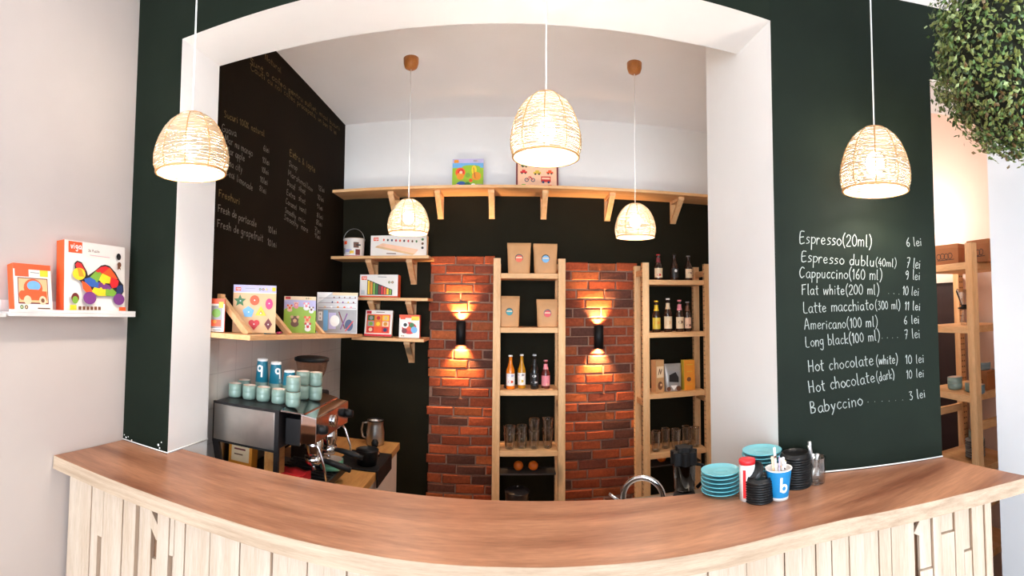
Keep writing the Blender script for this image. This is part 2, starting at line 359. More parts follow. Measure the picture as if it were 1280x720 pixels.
# shop window behind the viewer: daylight comes in here
WX0, WX1, WZ0, WZ1 = -1.28, .80, .35, 2.70
mb = MB()
mb.box((-1.51, -2.75, 0), (1.76, -2.6, WZ0)); mb.box((-1.51, -2.75, WZ1), (1.76, -2.6, ZF))
mb.box((-1.51, -2.75, WZ0), (WX0, -2.6, WZ1)); mb.box((WX1, -2.75, WZ0), (1.76, -2.6, WZ1))
struct(mb.build('wall_rear', WHITE))
fr = MB()
for x0, x1 in ((WX0, WX0 + .05), (-.4, -.35), (WX1 - .05, WX1)): fr.box((x0, -2.7, WZ0), (x1, -2.64, WZ1))
fr.box((WX0, -2.7, WZ0), (WX1, -2.64, WZ0 + .05)); fr.box((WX0, -2.7, WZ1 - .05), (WX1, -2.64, WZ1))
w = struct(fr.build('window_1', WHITE)); MB().box((WX0 + .01, -2.675, WZ0 + .01), (WX1 - .01, -2.669, WZ1 - .01)).build('pane', glass('window_glass', (.98, .99, .99), .05), w)
fr = MB()
for y0, y1 in ((LY0, LY0 + .05), (-1.98, -1.93), (LY1 - .05, LY1)): fr.box((-1.48, y0, LZ0), (-1.42, y1, LZ1))
fr.box((-1.48, LY0, LZ0), (-1.42, LY1, LZ0 + .05)); fr.box((-1.48, LY0, LZ1 - .05), (-1.42, LY1, LZ1))
w = struct(fr.build('window_2', WHITE)); MB().box((-1.455, LY0 + .01, LZ0 + .01), (-1.449, LY1 - .01, LZ1 - .01)).build('pane', glass('window_glass', (.98, .99, .99), .05), w)
# white tiles under the left shelf, white sealant along the feet of the green panels
m, nt, bs = nodes('white_glazed_tiles'); mp = coords(nt, (1, 1, 1)); sep = nt.nodes.new('ShaderNodeSeparateXYZ'); cmb = nt.nodes.new('ShaderNodeCombineXYZ')
lnk(nt, mp, 'Vector', sep, 0); lnk(nt, sep, 'Y', cmb, 'X'); lnk(nt, sep, 'Z', cmb, 'Y'); br = nt.nodes.new('ShaderNodeTexBrick'); br.offset = 0
for k, v_ in (('Scale', 1), ('Mortar Size', .0022), ('Brick Width', .15), ('Row Height', .15), ('Bias', 0)): br.inputs[k].default_value = v_
br.inputs['Color1'].default_value = (.70, .655, .60, 1); br.inputs['Color2'].default_value = (.66, .61, .56, 1); br.inputs['Mortar'].default_value = (.55, .5, .46, 1)
lnk(nt, cmb, 0, br, 'Vector'); lnk(nt, br, 'Color', bs, 'Base Color'); bs.inputs['Roughness'].default_value = .22
ty = [(YT + .002, .86), (3.415, .86), (3.415, 1.432), (3.165, 1.450), (YT + .002, 1.516)]; tv = [(x, y, z) for x in (XC - .002, XC + .008) for y, z in ty]
struct(MB().add(tv, [(0, 1, 2, 3, 4)[::-1], (5, 6, 7, 8, 9)] + [(i, (i + 1) % 5, 5 + (i + 1) % 5, 5 + i) for i in range(5)]).build('trim_1', m))
SEAL = mat('white_sealant', (.85, .83, .8), .5)
mb = MB(); mb.tube([(XR + .006, YF - .004, ZC + .004), (FB.x - .002, FB.y - .004, ZC + .004)], .0024, 6); mb.tube([(XW + .003, YF - .004, ZC + .004), (XL, YF - .004, ZC + .004), (XL + .004, YT, ZC + .004)], .0024, 6)
struct(mb.build('trim_2', SEAL))
# bare plaster showing through at the foot of the left pier
ch = Art(0)
for (u, v, r) in ((.018, .012, .006), (.03, .017, .004), (.05, .008, .005), (.008, .02, .004), (.19, .022, .007), (.197, .012, .005), (.205, .035, .004)):
    ch.ngon(u, v, r * .7, 6, SEAL, rnd.random() * 3)
o = ch.build('paint_chips', front); o.matrix_world = frame((XW, YF, ZC), (1, 0, 0), (0, 0, 1))

# ---------------------------------------------------------------- light
w = bpy.data.worlds.new('sky'); SC.world = w; w.use_nodes = True
bg = w.node_tree.nodes['Background']; bg.inputs[0].default_value = (.75, .87, 1.0, 1); bg.inputs[1].default_value = SKY = 16.0
pl = bpy.data.lights.new('window_portal', 'AREA'); pl.shape = 'RECTANGLE'; pl.size = WX1 - WX0; pl.size_y = WZ1 - WZ0; pl.cycles.is_portal = True
po = bpy.data.objects.new('window_portal', pl); COL.objects.link(po); po.location = ((WX0 + WX1) / 2, -2.72, (WZ0 + WZ1) / 2); po.rotation_euler = (PI / 2, 0, 0)
pl = bpy.data.lights.new('window_portal', 'AREA'); pl.shape = 'RECTANGLE'; pl.size = LZ1 - LZ0; pl.size_y = LY1 - LY0; pl.cycles.is_portal = True
po = bpy.data.objects.new('window_portal', pl); COL.objects.link(po); po.location = (-1.49, (LY0 + LY1) / 2, (LZ0 + LZ1) / 2); po.rotation_euler = (0, -PI / 2, 0)
SC.cycles.use_denoising = True
SC.cycles.max_bounces = 10; SC.cycles.diffuse_bounces = 5; SC.cycles.transparent_max_bounces = 24
SC.cycles.caustics_reflective = False; SC.cycles.caustics_refractive = False; SC.cycles.sample_clamp_indirect = 6.0

# ---------------------------------------------------------------- pendant lamps
BULB = mat('lit_bulb', (1, .9, .75), .4, emit=((1.0, .91, .80), 470.0), var=0)
RATTAN = translucent('woven_rattan', (.64, .52, .375), .36)
RIB = mat('rattan_rib', srgb(205, 150, 95), .6)
CORD = mat('white_cord', (.85, .82, .78), .5)
OAK = wood('turned_wood', srgb(190, 120, 55), srgb(160, 95, 40), (8, 8, 1), 3, .4)
LD = .225                                        # shade diameter
prof_pts = [(.0, .205), (.028, .2035), (.047, .195), (.066, .178), (.084, .152), (.098, .120), (.108, .085), (.1125, .055), (.1115, .028), (.104, 0.0)]
def prof_r(z):
    for (ra, za), (rb, zb) in zip(prof_pts, prof_pts[1:]):
        if zb <= z <= za: return ra + (rb - ra) * (za - z) / (za - zb)
    return prof_pts[-1][0]
def lamp_parts(t, cord_to, canopy, hs=1.0):
    sh = MB(); n = 56; z = .003; rows = 40
    for k in range(rows):
        z = .003 + (.200 - .003) * k / (rows - 1); r = prof_r(z)
        ph = rnd.random() * 6
        pts = [((r + .0009 * math.sin(a * 8 + k * PI)) * math.cos(a), (r + .0009 * math.sin(a * 8 + k * PI)) * math.sin(a), z + .0006 * math.sin(5 * a + ph) + (rnd.uniform(-.0007, .0007))) for a in (2 * PI * j / n for j in range(n))]
        pts = [(x, y, q * hs) for x, y, q in pts]; sh.tube(pts, rnd.uniform(.0017, .0022), 4, closed=True)
    s = sh.build('shade', RATTAN, t)
    rb = MB()
    for k in range(10):
        a = 2 * PI * (k + .3) / 10
        rb.tube([((prof_r(q) + .001) * math.cos(a), (prof_r(q) + .001) * math.sin(a), q * hs) for q in (0, .03, .06, .09, .12, .15, .175, .195, .203)], .0020, 6)
    rb.tube([(.105 * math.cos(a), .105 * math.sin(a), 0) for a in (2 * PI * j / 40 for j in range(40))], .0034, 8, closed=True)
    rb.tube([(.034 * math.cos(a), .034 * math.sin(a), .2025 * hs) for a in (2 * PI * j / 20 for j in range(20))], .003, 6, closed=True)
    rb.build('ribs', RIB, s)
    MB().lathe([(.0, .198 * hs), (.016, .198 * hs), (.018, .18 * hs), (.018, .135), (.0135, .128)], 16).build('lamp_holder', mat('lamp_holder_white', (.8, .78, .74), .4), t)
    MB().ball((0, 0, .088), .03, 14, 10, sc=(1, 1, 1.25)).build('bulb', BULB, t)
    MB().tube([(0, 0, .19 * hs), (0, 0, cord_to)], .0026, 6).build('cord', CORD, t)
    if canopy: MB().lathe([(0, cord_to - .062), (.02, cord_to - .061), (.034, cord_to - .052), (.041, cord_to - .03), (.042, cord_to)], 24, cap=(False, True)).build('ceiling_rose', OAK, t)
def lamp(x, y, z, ztop, label, canopy=True, rz=0.0, hs=1.0):
    t = thing('pendant_lamp', label, 'lamp', (x, y, z), rz, 'woven rattan pendant lamps')
    lamp_parts(t, (ztop - z), canopy, hs); return t
lamp(-.885, 1.135, 2.052, ZF, 'lit rattan pendant lamp hanging in front of the left white jamb', hs=.86)
lamp(.122, 1.515, 2.148, ZL, 'brightest rattan pendant lamp, hanging under the middle of the white lintel', False)
lamp(1.062, 1.095, 2.028, ZF, 'lit rattan pendant lamp hanging in front of the handwritten coffee menu', hs=.97)
lamp(-.535, 2.567, 2.068, ZK, 'rattan pendant lamp hanging above the long toy box on the corner shelf', hs=.9)
lamp(.702, 2.564, 2.058, ZK, 'rattan pendant lamp hanging in front of the right brick panel', hs=.9)

t = thing('globe_lamp', 'white globe ceiling lamp in the side passage', 'lamp', (2.0, 1.95, ZF))
MB().lathe([(.05, 0), (.05, -.02), (.02, -.03), (.004, -.035), (.004, -.76)], 20, cap=(True, False)).build('ceiling_mount', CORD, t); MB().ball((0, 0, -.85), .095, 20, 14).build('globe', mat('lit_opal_globe', (1, .9, .8), .4, emit=((1, .90, .80), 40.0), var=0), t)
# ---------------------------------------------------------------- the bar
TOPW = wood('worktop_laminate', srgb(194, 138, 104), srgb(130, 80, 56), (.9, 6, 6), 1.5, .36, fine=.24, spec=.5)
EDGE = wood('light_edge_band', srgb(204, 178, 152), srgb(174, 146, 120), (1.5, 14, 30), 2.2, .45, fine=.15)
PINE = wood('raw_pine', srgb(244, 200, 150), srgb(228, 172, 116), (16, 16, 1.3), 1.6, .55, knots=3.2, fine=.2)
PLANK = wood('pale_pine_planks', srgb(216, 196, 176), srgb(194, 168, 143), (16, 16, 1.1), 1.6, .55, knots=2.6, fine=.16)
PINEH = wood('raw_pine_across', srgb(242, 194, 142), srgb(224, 166, 108), (1.3, 16, 16), 1.6, .55, knots=3.0, fine=.2)
PINEY = wood('raw_pine_along', srgb(242, 194, 142), srgb(224, 166, 108), (16, 1.3, 16), 1.6, .55, knots=3.0, fine=.2)
CARC = mat('bar_carcass_dark', srgb(128, 92, 66), .8)
fr_edge = [(-1.386, 1.052), (-1.18, 1.064), (-.97, 1.078), (-.70, 1.090), (-.35, 1.094), (0, 1.094), (.20, 1.084), (.36, 1.070), (.52, 1.057), (.65, 1.048), (.74, 1.036), (.84, 1.010), (.98, .952), (1.135, .882), (1.25, .822), (1.372, .757)]
bk_edge = [(1.397, 1.128), (XR - .003, YF - .003), (.575, 1.395), (.48, 1.410), (.374, 1.424), (.284, 1.438), (.155, 1.450), (-.03, 1.460), (-.18, 1.467), (-.40, 1.476), (-.95, 1.481), (XL + .003, 1.484), (XL + .003, YF - .004), (-1.386, YF - .004)]
bar = thing('bar_counter', 'long wooden bar counter with pale pine plank front', 'counter', (0, 1.2, 0))
off = Matrix.Translation((0, -1.2, 0))
TK = .042
mb = MB(); mb.prism(fr_edge + bk_edge, ZC - TK, ZC, 0, off); top = mb.build('countertop', TOPW, bar)
def strip(mb, path, dist, z0, z1, thick, M=None):
    # a thin vertical band that follows a path, offset towards the viewer by dist
    def offs(d):
        out = []
        for i, p in enumerate(path):
            a = Vector(path[max(i - 1, 0)]); b = Vector(path[min(i + 1, len(path) - 1)]); t = (b - a).normalized(); out.append((p[0] + t.y * d, p[1] - t.x * d))
        return out
    A, B = offs(dist), offs(dist + thick); n = len(path); vs = [(x, y, z) for z in (z0, z1) for L in (A, B) for (x, y) in L]; fs = []
    for i in range(n - 1):
        fs += [(n + i, n + i + 1, 3 * n + i + 1, 3 * n + i), (i + 1, i, 2 * n + i, 2 * n + i + 1), (2 * n + i, 3 * n + i, 3 * n + i + 1, 2 * n + i + 1), (i, i + 1, n + i + 1, n + i)]
    fs += [(0, n, 3 * n, 2 * n), (2 * n - 1, n - 1, 3 * n - 1, 4 * n - 1)]
    mb.add(vs, fs, 0, M)
mb = MB(); strip(mb, fr_edge, 0.0, ZC - TK - .004, ZC - .0005, .0022, off); mb.build('edge_band', EDGE, top)
# base: dark carcass set back, planks of uneven depth in front of it
base_in = [(x, y + .095) for x, y in fr_edge[:9]] + [(.70, 1.135), (.80, 1.10), (1.27, .885)]
car = [( -1.386, 1.15)] + base_in[1:-1] + [(1.262, .905), (1.372, 1.10), (XR, YF - .03), (-1.38, YF - .03)]
mb = MB(); mb.prism(car, .0, ZC - TK, 0, off); mb.build('carcass', CARC, bar)
path = [Vector((x, y + .070)) for x, y in fr_edge[:9]] + [Vector((.69, 1.112)), Vector((.80, 1.078)), Vector((1.275, .845))]
acc = [0]
for a, b in zip(path, path[1:]): acc.append(acc[-1] + (b - a).length)
def onpath(s):
    s = max(0, min(acc[-1] - 1e-6, s))
    for i in range(len(path) - 1):
        if s <= acc[i + 1]:
            t = (path[i + 1] - path[i]).normalized(); return path[i] + t * (s - acc[i]), t
def s_of(px):
    # where the sight line of an image column meets the plank face, as arc length
    best = None
    d = ray(px, 690); d2 = Vector((d.x, d.y)).normalized()
    for i in range(len(path) - 1):
        a, t = path[i], path[i + 1] - path[i]; den = d2.x * t.y - d2.y * t.x
        if abs(den) < 1e-9: continue
        k = -(d2.x * a.y - d2.y * a.x) / den
        if -.02 <= k <= 1.02: best = acc[i] + k * t.length
    return best
left_px = [96, 112, 121, 128, 152, 168, 175, 187, 196, 211, 217, 230, 247, 262, 281, 300, 322, 340, 360, 384, 406]
right_px = [884, 910, 933, 958.5, 981, 1003, 1020, 1039.5, 1061, 1080.5, 1098.5, 1114, 1143, 1150, 1167, 1177.6, 1195, 1206, 1216, 1231, 1244]
sl = [s_of(p) for p in left_px]; sr = [s_of(p) for p in right_px]; sl[0] = .012; sr[-1] = acc[-1] - .002
mid = []; s = sl[-1]
while s < sr[0] - .06: s += rnd.choice([.045, .06, .075, .09]); mid.append(min(s, sr[0]))
cuts = sl + mid[:-1] + sr
ZP = ZC - TK - .002
tops = {168: (0, -.018), 175: (-.0, -.004), 187: (-.19, -.012), 1143: (-.19, -.022), 1150: (-.165, -.006), 1177.6: (-.075, -.004), 1195: (-.0, -.002), 1206: (-.145, -.004)}
mb = MB(); prev = None
for k in range(len(cuts) - 1):
    s0, s1 = cuts[k], cuts[k + 1]
    if s1 - s0 < .004: continue
    p0, t0 = onpath(s0 + .0007); p1, t1 = onpath(s1 - .0007); t = (p1 - p0).normalized(); nrm = Vector((t.y, -t.x))
    key = (left_px[k] if k < len(left_px) else None) if k < len(left_px) - 1 else (right_px[k - (len(cuts) - len(right_px))] if k >= len(cuts) - len(right_px) else None)
    dz, dd = tops.get(key, (0, rnd.choice([0, 0, .004, .008, -.004])))
    q0, q1 = p0 + nrm * dd, p1 + nrm * dd; b0, b1 = p0 - nrm * .024, p1 - nrm * .024
    if key in (121, 211):       # a slot: the board stops short and the one behind shows
        zs = EYE - ((668 if key == 121 else 688) - 374) / FL * ((p0 + p1) / 2).length
        mb.prism([tuple(q0), tuple(q1), tuple(b1), tuple(b0)], zs, ZP, 0, off); q0, q1 = p0 - nrm * .018, p1 - nrm * .018; dz = zs - ZP - .002
    mb.prism([tuple(q0), tuple(q1), tuple(b1), tuple(b0)], .02, ZP + dz, 0, off)
    if key in (1150, 1177.6, 1206):      # a recessed offcut closes the gap above a short board
        q0, q1 = p0 - nrm * .014 + t * (.004 if key == 1150 else 0), p1 - nrm * .014
        mb.prism([tuple(q0), tuple(q1), tuple(b1), tuple(b0)], ZP + dz + .002, ZP - (.012 if key == 1150 else 0), 0, off)
mb.build('plank_front', PLANK, bar, bev=.0012, seg=1)
def brace(s0, z0, s1, z1, wid, dd=-.012):
    p0, t0 = onpath(s0); p1, t1 = onpath(s1); n0 = Vector((t0.y, -t0.x))
    a = Vector((p0.x + n0.x * dd, p0.y + n0.y * dd, z0)); b = Vector((p1.x + n0.x * dd, p1.y + n0.y * dd, z1))
    u = (b - a).normalized(); n3 = Vector((n0.x, n0.y, 0)); w = n3.cross(u)
    M = off @ Matrix(((u.x, n3.x, w.x, a.x), (u.y, n3.y, w.y, a.y), (u.z, n3.z, w.z, a.z), (0, 0, 0, 1)))
    MB().box((0, -.012, -wid / 2), ((b - a).length, .006, wid / 2), 0, M).build('diagonal_offcut', PLANK, bar, bev=.001, seg=1)
brace(s_of(174), ZP - .004, s_of(199), ZP - .115, .030, -.004)
brace(s_of(1146.5), ZP - .055, s_of(1157), ZP - .010, .022, -.004)
MB().box((1.262, .872, .02), (1.283, .98, ZP), 0, off).build('end_board', PLANK, bar, bev=.001, seg=1)

# ---------------------------------------------------------------- pine racks
def peg_wood(inner=False):
    # pine with two columns of drilled peg holes on the faces that look sideways
    m = PINE.copy(); m.name = 'raw_pine_drilled'; nt = m.node_tree; bs = nt.nodes['Principled BSDF']; src = bs.inputs['Base Color'].links[0].from_socket
    def mth(op, a, b=None, c=None):
        n = nt.nodes.new('ShaderNodeMath'); n.operation = op
        for i, q in enumerate((a, b, c)):
            if q is None: continue
            if isinstance(q, (int, float)): n.inputs[i].default_value = q
            else: nt.links.new(q, n.inputs[i])
        return n.outputs[0]
    tc = nt.nodes.new('ShaderNodeTexCoord'); sp = nt.nodes.new('ShaderNodeSeparateXYZ'); sn = nt.nodes.new('ShaderNodeSeparateXYZ')
    lnk(nt, tc, 'Object', sp, 0); lnk(nt, tc, 'Normal', sn, 0)
    fy = mth('MULTIPLY', mth('SUBTRACT', mth('FRACT', mth('DIVIDE', mth('ADD', sp.outputs[1], .136), .014)), .5), .014)
    fz = mth('MULTIPLY', mth('SUBTRACT', mth('FRACT', mth('DIVIDE', sp.outputs[2], .032)), .5), .032)
    dd = mth('ADD', mth('MULTIPLY', fy, fy), mth('MULTIPLY', fz, fz))
    f = mth('MULTIPLY', mth('LESS_THAN', dd, .0042 ** 2), mth('GREATER_THAN', mth('ABSOLUTE', sn.outputs[0]), .9))
    if inner: f = mth('MULTIPLY', f, mth('LESS_THAN', mth('MULTIPLY', sn.outputs[0], sp.outputs[0]), 0))
    k = mixcol(nt, (0, 0, 0), srgb(92, 58, 34)); nt.links.new(f, k.inputs[0]); nt.links.new(src, k.inputs[6]); nt.links.new(k.outputs[2], bs.inputs['Base Color'])
    return m
PINEP = peg_wood(); PINEI = peg_wood(True)
def rack(name, label, x0, x1, dep, ztl, zrear, shelves, y0, group, shelf_th=.018, loc=None, rz=0.0, pw=.047, cz=None, pm=None):
    t = thing(name, label, 'shelf unit', loc or ((x0 + x1) / 2, y0, 0), rz, group)
    w = (x1 - x0) / 2; pd = .036
    for sx in (-1, 1):
        a, b = (-w, -w + pw) if sx < 0 else (w - pw, w)
        for (ya, yb, zt) in ((0, pd, ztl), (dep - pd, dep, zrear)):
            MB().box((a, ya, 0), (b, yb, zt)).build('post', pm or PINEP, t, bev=.002)
        for z in (cz or (.22, 1.02, zrear - .06)): MB().box((a + .012, pd, z - .02), (b - .012, dep - pd, z + .02)).build('crosspiece', PINEY, t, bev=.0015)
    for z in shelves:
        MB().box((-w + pw + .001, .004, z - .034), (w - pw - .001, dep - .004, z)).build('shelf', PINEH, t, bev=.002)
    return t
R1Y, RD = 3.13, .246
R1X0, R1X1, R2X0, R2X1 = -.086, .384, .905, 1.407
R1S = [1.892, 1.540, 1.137, .752, .33]; R2S = [1.858, 1.498, 1.088, .690, .33]
rack('shelf_unit', 'tall narrow pine shelf unit between the two brick panels', R1X0, R1X1, RD, 1.990, 1.972, R1S, R1Y, 'pine bottle shelf units')
rack('shelf_unit', 'tall narrow pine shelf unit beside the right white jamb', R2X0, R2X1, RD, 1.974, 1.968, R2S, R1Y, 'pine bottle shelf units')
DKS = mat('dark_grey_shelf_board', srgb(60, 55, 52), .5)
for xa, xb, lb in ((R1X0, R1X1, 'thin dark shelf board low in the left pine shelf unit'), (R2X0, R2X1, 'thin dark shelf board low in the right pine shelf unit')):
    tag(MB().box((xa + .05, R1Y + .10, .568), (xb - .05, R1Y + .236, .578)).build('shelf_board', DKS, bev=.001), lb, 'shelf', 'dark shelf boards')
# ---------------------------------------------------------------- brick panels with real bricks
m, nt, bs = nodes('red_brick'); at_ = nt.nodes.new('ShaderNodeAttribute'); at_.attribute_name = 'tone'
mp = coords(nt); n1 = noise(nt, mp, 55, 4, .7); rr = ramp(nt, .3, .75); lnk(nt, n1, 'Fac', rr, 'Value')
mm = mixcol(nt, (1, 1, 1), (.55, .5, .48)); lnk(nt, rr, 'Result', mm, 0); mu = mixcol(nt, (1, 1, 1), (1, 1, 1), blend='MULTIPLY'); mu.inputs[0].default_value = 1
lnk(nt, at_, 'Color', mu, 6); lnk(nt, mm, 2, mu, 7); lnk(nt, mu, 2, bs, 'Base Color'); bs.inputs['Roughness'].default_value = .7; bs.inputs['Specular IOR Level'].default_value = .25
bp = nt.nodes.new('ShaderNodeBump'); bp.inputs['Strength'].default_value = .6; bp.inputs['Distance'].default_value = .004; n2 = noise(nt, mp, 70, 5); lnk(nt, n2, 'Fac', bp, 'Height'); lnk(nt, bp, 'Normal', bs, 'Normal')
BRICK = m; MORTAR = mat('grey_mortar', srgb(142, 106, 88), .95, var=.2, vscale=40, bump=.4)
def brick_panel(name, x0, x1, ztop, jag):
    H, Lb, g = .0665, .205, .010; yb = YB; mb = MB(); mo = MB(); row = 0; z = ztop - H + g; tones = [(.38, .075, .022), (.30, .055, .016), (.44, .105, .028), (.17, .038, .018), (.34, .065, .02), (.12, .038, .022)]
    while z > -.02:
        x = x0 + (rnd.uniform(-.012, .006) if jag else 0) - (.5 * Lb if row % 2 else 0); first = x0 + (rnd.uniform(-.014, .006) if jag else 0)
        x += rnd.uniform(-.03, .03)
        while x < x1 - .01:
            a = max(x, first); b = min(x + Lb - g, x1)
            if b - a > .02:
                y = yb - .022 + rnd.uniform(-.004, .003); za, zb = max(0, z + rnd.uniform(-.002, .002)), z + H - g + rnd.uniform(-.002, .002); c = .005
                vs = [(a, yb - .004, za), (b, yb - .004, za), (b, yb - .004, zb), (a, yb - .004, zb)] + [(a, y + c, za), (b, y + c, za), (b, y + c, zb), (a, y + c, zb)] + [(a + c, y, za + c), (b - c, y, za + c), (b - c, y, zb - c), (a + c, y, zb - c)]
                vs = [(p[0], p[1] + (rnd.uniform(-.002, .002) if i > 3 else 0), p[2] + (rnd.uniform(-.002, .002) if i > 3 else 0)) for i, p in enumerate(vs)]
                fs = [(8, 9, 10, 11)]
                for (p, q) in ((0, 4), (4, 8)):
                    for k in range(4): fs.append((p + k, p + (k + 1) % 4, q + (k + 1) % 4, q + k))
                mb.add(vs, fs); tn = rnd.choice(tones); f = rnd.uniform(.75, 1.2); mb.col += [tuple(cc * f for cc in tn)] * 12
            x += Lb
        z -= H; row += 1
    p = struct(MB().box((x0 + .004, yb - .014, 0), (x1, yb, ztop - .004)).build(name, MORTAR)); mb.build('bricks', BRICK, p)
    return p
brick_panel('trim_3', -.545, -.085, 2.030, True)
brick_panel('trim_4', .385, .945, 1.992, False)
# ---------------------------------------------------------------- wall shelves with their brackets
def bracket(parent, x, yfront, zt, hgt=.165, dep=.20, w=.042):
    b = MB()
    b.box((x - w / 2, YB - .022, zt - hgt), (x + w / 2, YB - .001, zt)); b.box((x - w / 2, YB - dep, zt - .022), (x + w / 2, YB - .022, zt))
    y1, z1 = YB - dep + .004, zt - .022; y2, z2 = YB - .022, zt - hgt + .012; th = .028
    vs = [(xx, yy, zz) for xx in (x - w / 2 + .002, x + w / 2 - .002) for (yy, zz) in ((y1, z1), (y1 + th * 1.3, z1), (y2, z2 + th), (y2, z2 - th * .3))]
    b.add(vs, [(0, 1, 2, 3), (7, 6, 5, 4), (0, 4, 5, 1), (1, 5, 6, 2), (2, 6, 7, 3), (3, 7, 4, 0)])
    b.build('bracket', PINE, parent, bev=.0015)
def wshelf(label, x0, x1, yf, ztop, brx, th=.020, group='shelves on the back wall', **kw):
    t = thing('wall_shelf', label, 'shelf', ((x0 + x1) / 2, YB, ztop - th), 0, group); inv = Matrix.Translation((-(x0 + x1) / 2, -YB, -(ztop - th)))
    MB().box((x0, yf, ztop - th), (x1, YB - .001, ztop), 0, inv).build('board', PINEH, t, bev=.002)
    for x in brx:
        bracket(t, x, yf, ztop - th, **kw); o = bpy.data.objects[bpy.data.meshes[-1].name] if False else kids(t)[-1]
    for o in kids(t):
        if o.name.startswith('bracket'): o.matrix_local = inv
    return t
xs = [at(p, 245, 1, YB - .2).x for p in (488, 546.5, 614, 682, 766, 852)]
wshelf('long high pine shelf along the top of the green back wall', XC + .002, 1.615, 3.177, 2.485, xs)
wshelf('upper of three short corner shelves, holding the bucket and long box', XC + .002, -.517, 3.177, 2.012, (-.955, -.665))
wshelf('middle of three short corner shelves, holding one toy box', -1.16, -.522, 3.177, 1.726, (-.935, -.665))
wshelf('lowest of three short corner shelves, under two small toy boxes', XC + .17, -.545, 3.177, 1.452, (-.672,))
# left wall shelf (it sags a little towards the corner), braced from above
LS0, LS1 = Vector((XC, 1.66, 1.540)), Vector((XC, 3.172, 1.474))
dv = (LS1 - LS0).normalized(); upv = Vector((1, 0, 0)).cross(dv)
def lsz(y): return LS0.z + (LS1.z - LS0.z) * (y - LS0.y) / (LS1.y - LS0.y)
MS = Matrix(((dv.x, -1, upv.x, LS0.x), (dv.y, 0, upv.y, LS0.y), (dv.z, 0, upv.z, LS0.z), (0, 0, 0, 1)))   # local x along the wall, -y into the room
t = thing('wall_shelf', 'pine shelf on the chalkboard wall above the white tiles', 'shelf', M=MS, group=None)
Ls = (LS1 - LS0).length; SD = .25
MB().box((0, -SD, -.021), (Ls, -.001, 0)).build('board', PINEH, t, bev=.002)
for yy in (1.80, 2.20, 2.66):
    x = yy - LS0.y; b = MB()
    M = Matrix.Translation((x, -.012, .155)) @ Matrix.Rotation(math.atan2(.165, .15), 4, 'X')
    b.box((-.02, -.012, -.0), (.02, .012, -.0 - .215), 0, Matrix.Translation((x, -.010, .150)) @ Matrix.Rotation(-math.atan2(.15, .15), 4, 'X'))
    b.box((x - .02, -.018, .0), (x + .02, -.001, .17))
    b.build('bracket', PINE, t, bev=.0015)
# ---------------------------------------------------------------- toy boxes
CARD = mat('white_carton', srgb(238, 228, 218), .5, var=.03)
CLEAR = glass('clear_plastic_window', (.97, .97, .97), .10)
def toybox(label, w, h, d, M, side, draw, front=CARD, group=None, name='toy_box', cat='toy box'):
    t = thing(name, label, cat, M=M, group=group)
    mb = MB(); fbox(mb, (-w / 2, -d, 0), (w / 2, 0, h), (1, 1, 0, 1, 1, 1)); mb.build('carton', [front, P(side)], t, bev=.0012, seg=1)
    A = Art(d); draw(A, w, h); A.build('printed_front', t)
    return t
def logo(A, u, v, s):
    A.rect(u, v, u + s * 1.25, v + s * .8, 'orange'); A.text('viga', u + s * .2, v + s * .3, s * .42, 'white', w=s * .07)
def badges(A, u, v, r, n, cols=('dgreen', 'brown', 'gold', 'black')):
    for k in range(n): A.disc(u + k * r * 2.6, v, r, cols[k % 4]); A.disc(u + k * r * 2.6, v, r * .5, 'cream')
# on the left-wall shelf: faces look to +x, they lean on the chalkboard
def lplace(px0, px1, pt, pb, xf, lean):
    ya, yb_ = at(px0, pb, 0, xf).y, at(px1, pb, 0, xf).y; yc = (ya + yb_) / 2
    ht = (at(px0, pt, 0, xf - .03).z - lsz(ya)) / math.cos(lean)
    return yc, yb_ - ya, ht
def ldo(label, px0, px1, pt, pb, xf, lean, d, side, draw, front=CARD):
    yc, w, h = lplace(px0, px1, pt, pb, xf, lean); v = Vector((-math.sin(lean), 0, math.cos(lean)))
    u = Vector((0, 1, (LS1.z - LS0.z) / (LS1.y - LS0.y))).normalized()
    return toybox(label, w, h, d, frame((xf - d * math.cos(lean), yc, lsz(yc) + .0005), u, (v - u * v.dot(u))), side, draw, front)
def d_small(A, w, h):
    A.rect(-w * .5, h * .84, w * .5, h, 'orange'); A.rect(-w * .42, h * .1, w * .36, h * .78, 'grey'); A.rect(w * .12, h * .72, w * .42, h * .9, 'yellow')
    A.disc(-w * .02, h * .56, w * .28, 'green'); A.rect(-w * .35, h * .16, w * .3, h * .36, 'orange'); A.disc(-w * .1, h * .3, w * .12, 'amber'); A.line([(-w * .2, h * .05), (w * .3, h * .05)], h * .02, 'black')
def d_star(A, w, h):
    A.rect(-w / 2, h * .845, w / 2, h, 'lilac'); A.rect(-w * .5, 0, w * .5, h * .83, 'tan'); logo(A, -w * .45, h * .875, w * .10)
    badges(A, w * .12, h * .915, w * .028, 3); A.rect(w * .4, h * .88, w * .485, h * .96, 'yellow'); A.line([(-w * .22, h * .93), (0, h * .925)], h * .012, 'grey')
    A.star(-w * .34, h * .66, w * .15, 'dgreen'); A.disc(0, h * .68, w * .11, 'orange', ry=h * .105); A.disc(w * .34, h * .61, w * .085, 'magenta', ry=h * .115)
    A.ngon(-w * .14, h * .43, w * .14, 5, 'sky'); A.ngon(w * .15, h * .43, w * .15, 3, 'yellow'); A.ngon(w * .15, h * .425, w * .06, 3, 'amber')
    A.poly([(-w * .42, h * .15), (-w * .29, h * .13), (-w * .29, h * .28), (-w * .42, h * .3)], 'navy'); A.heart(0, h * .17, w * .135, 'red'); A.poly([(w * .33, h * .06), (w * .42, h * .185), (w * .33, h * .31), (w * .24, h * .185)], 'maroon')
    for (u, v) in ((-.33, .66), (0, .68), (.34, .62), (-.13, .43), (.15, .41), (-.35, .21), (0, .18), (.33, .18)): A.disc(u * w, v * h, w * .016, 'white')
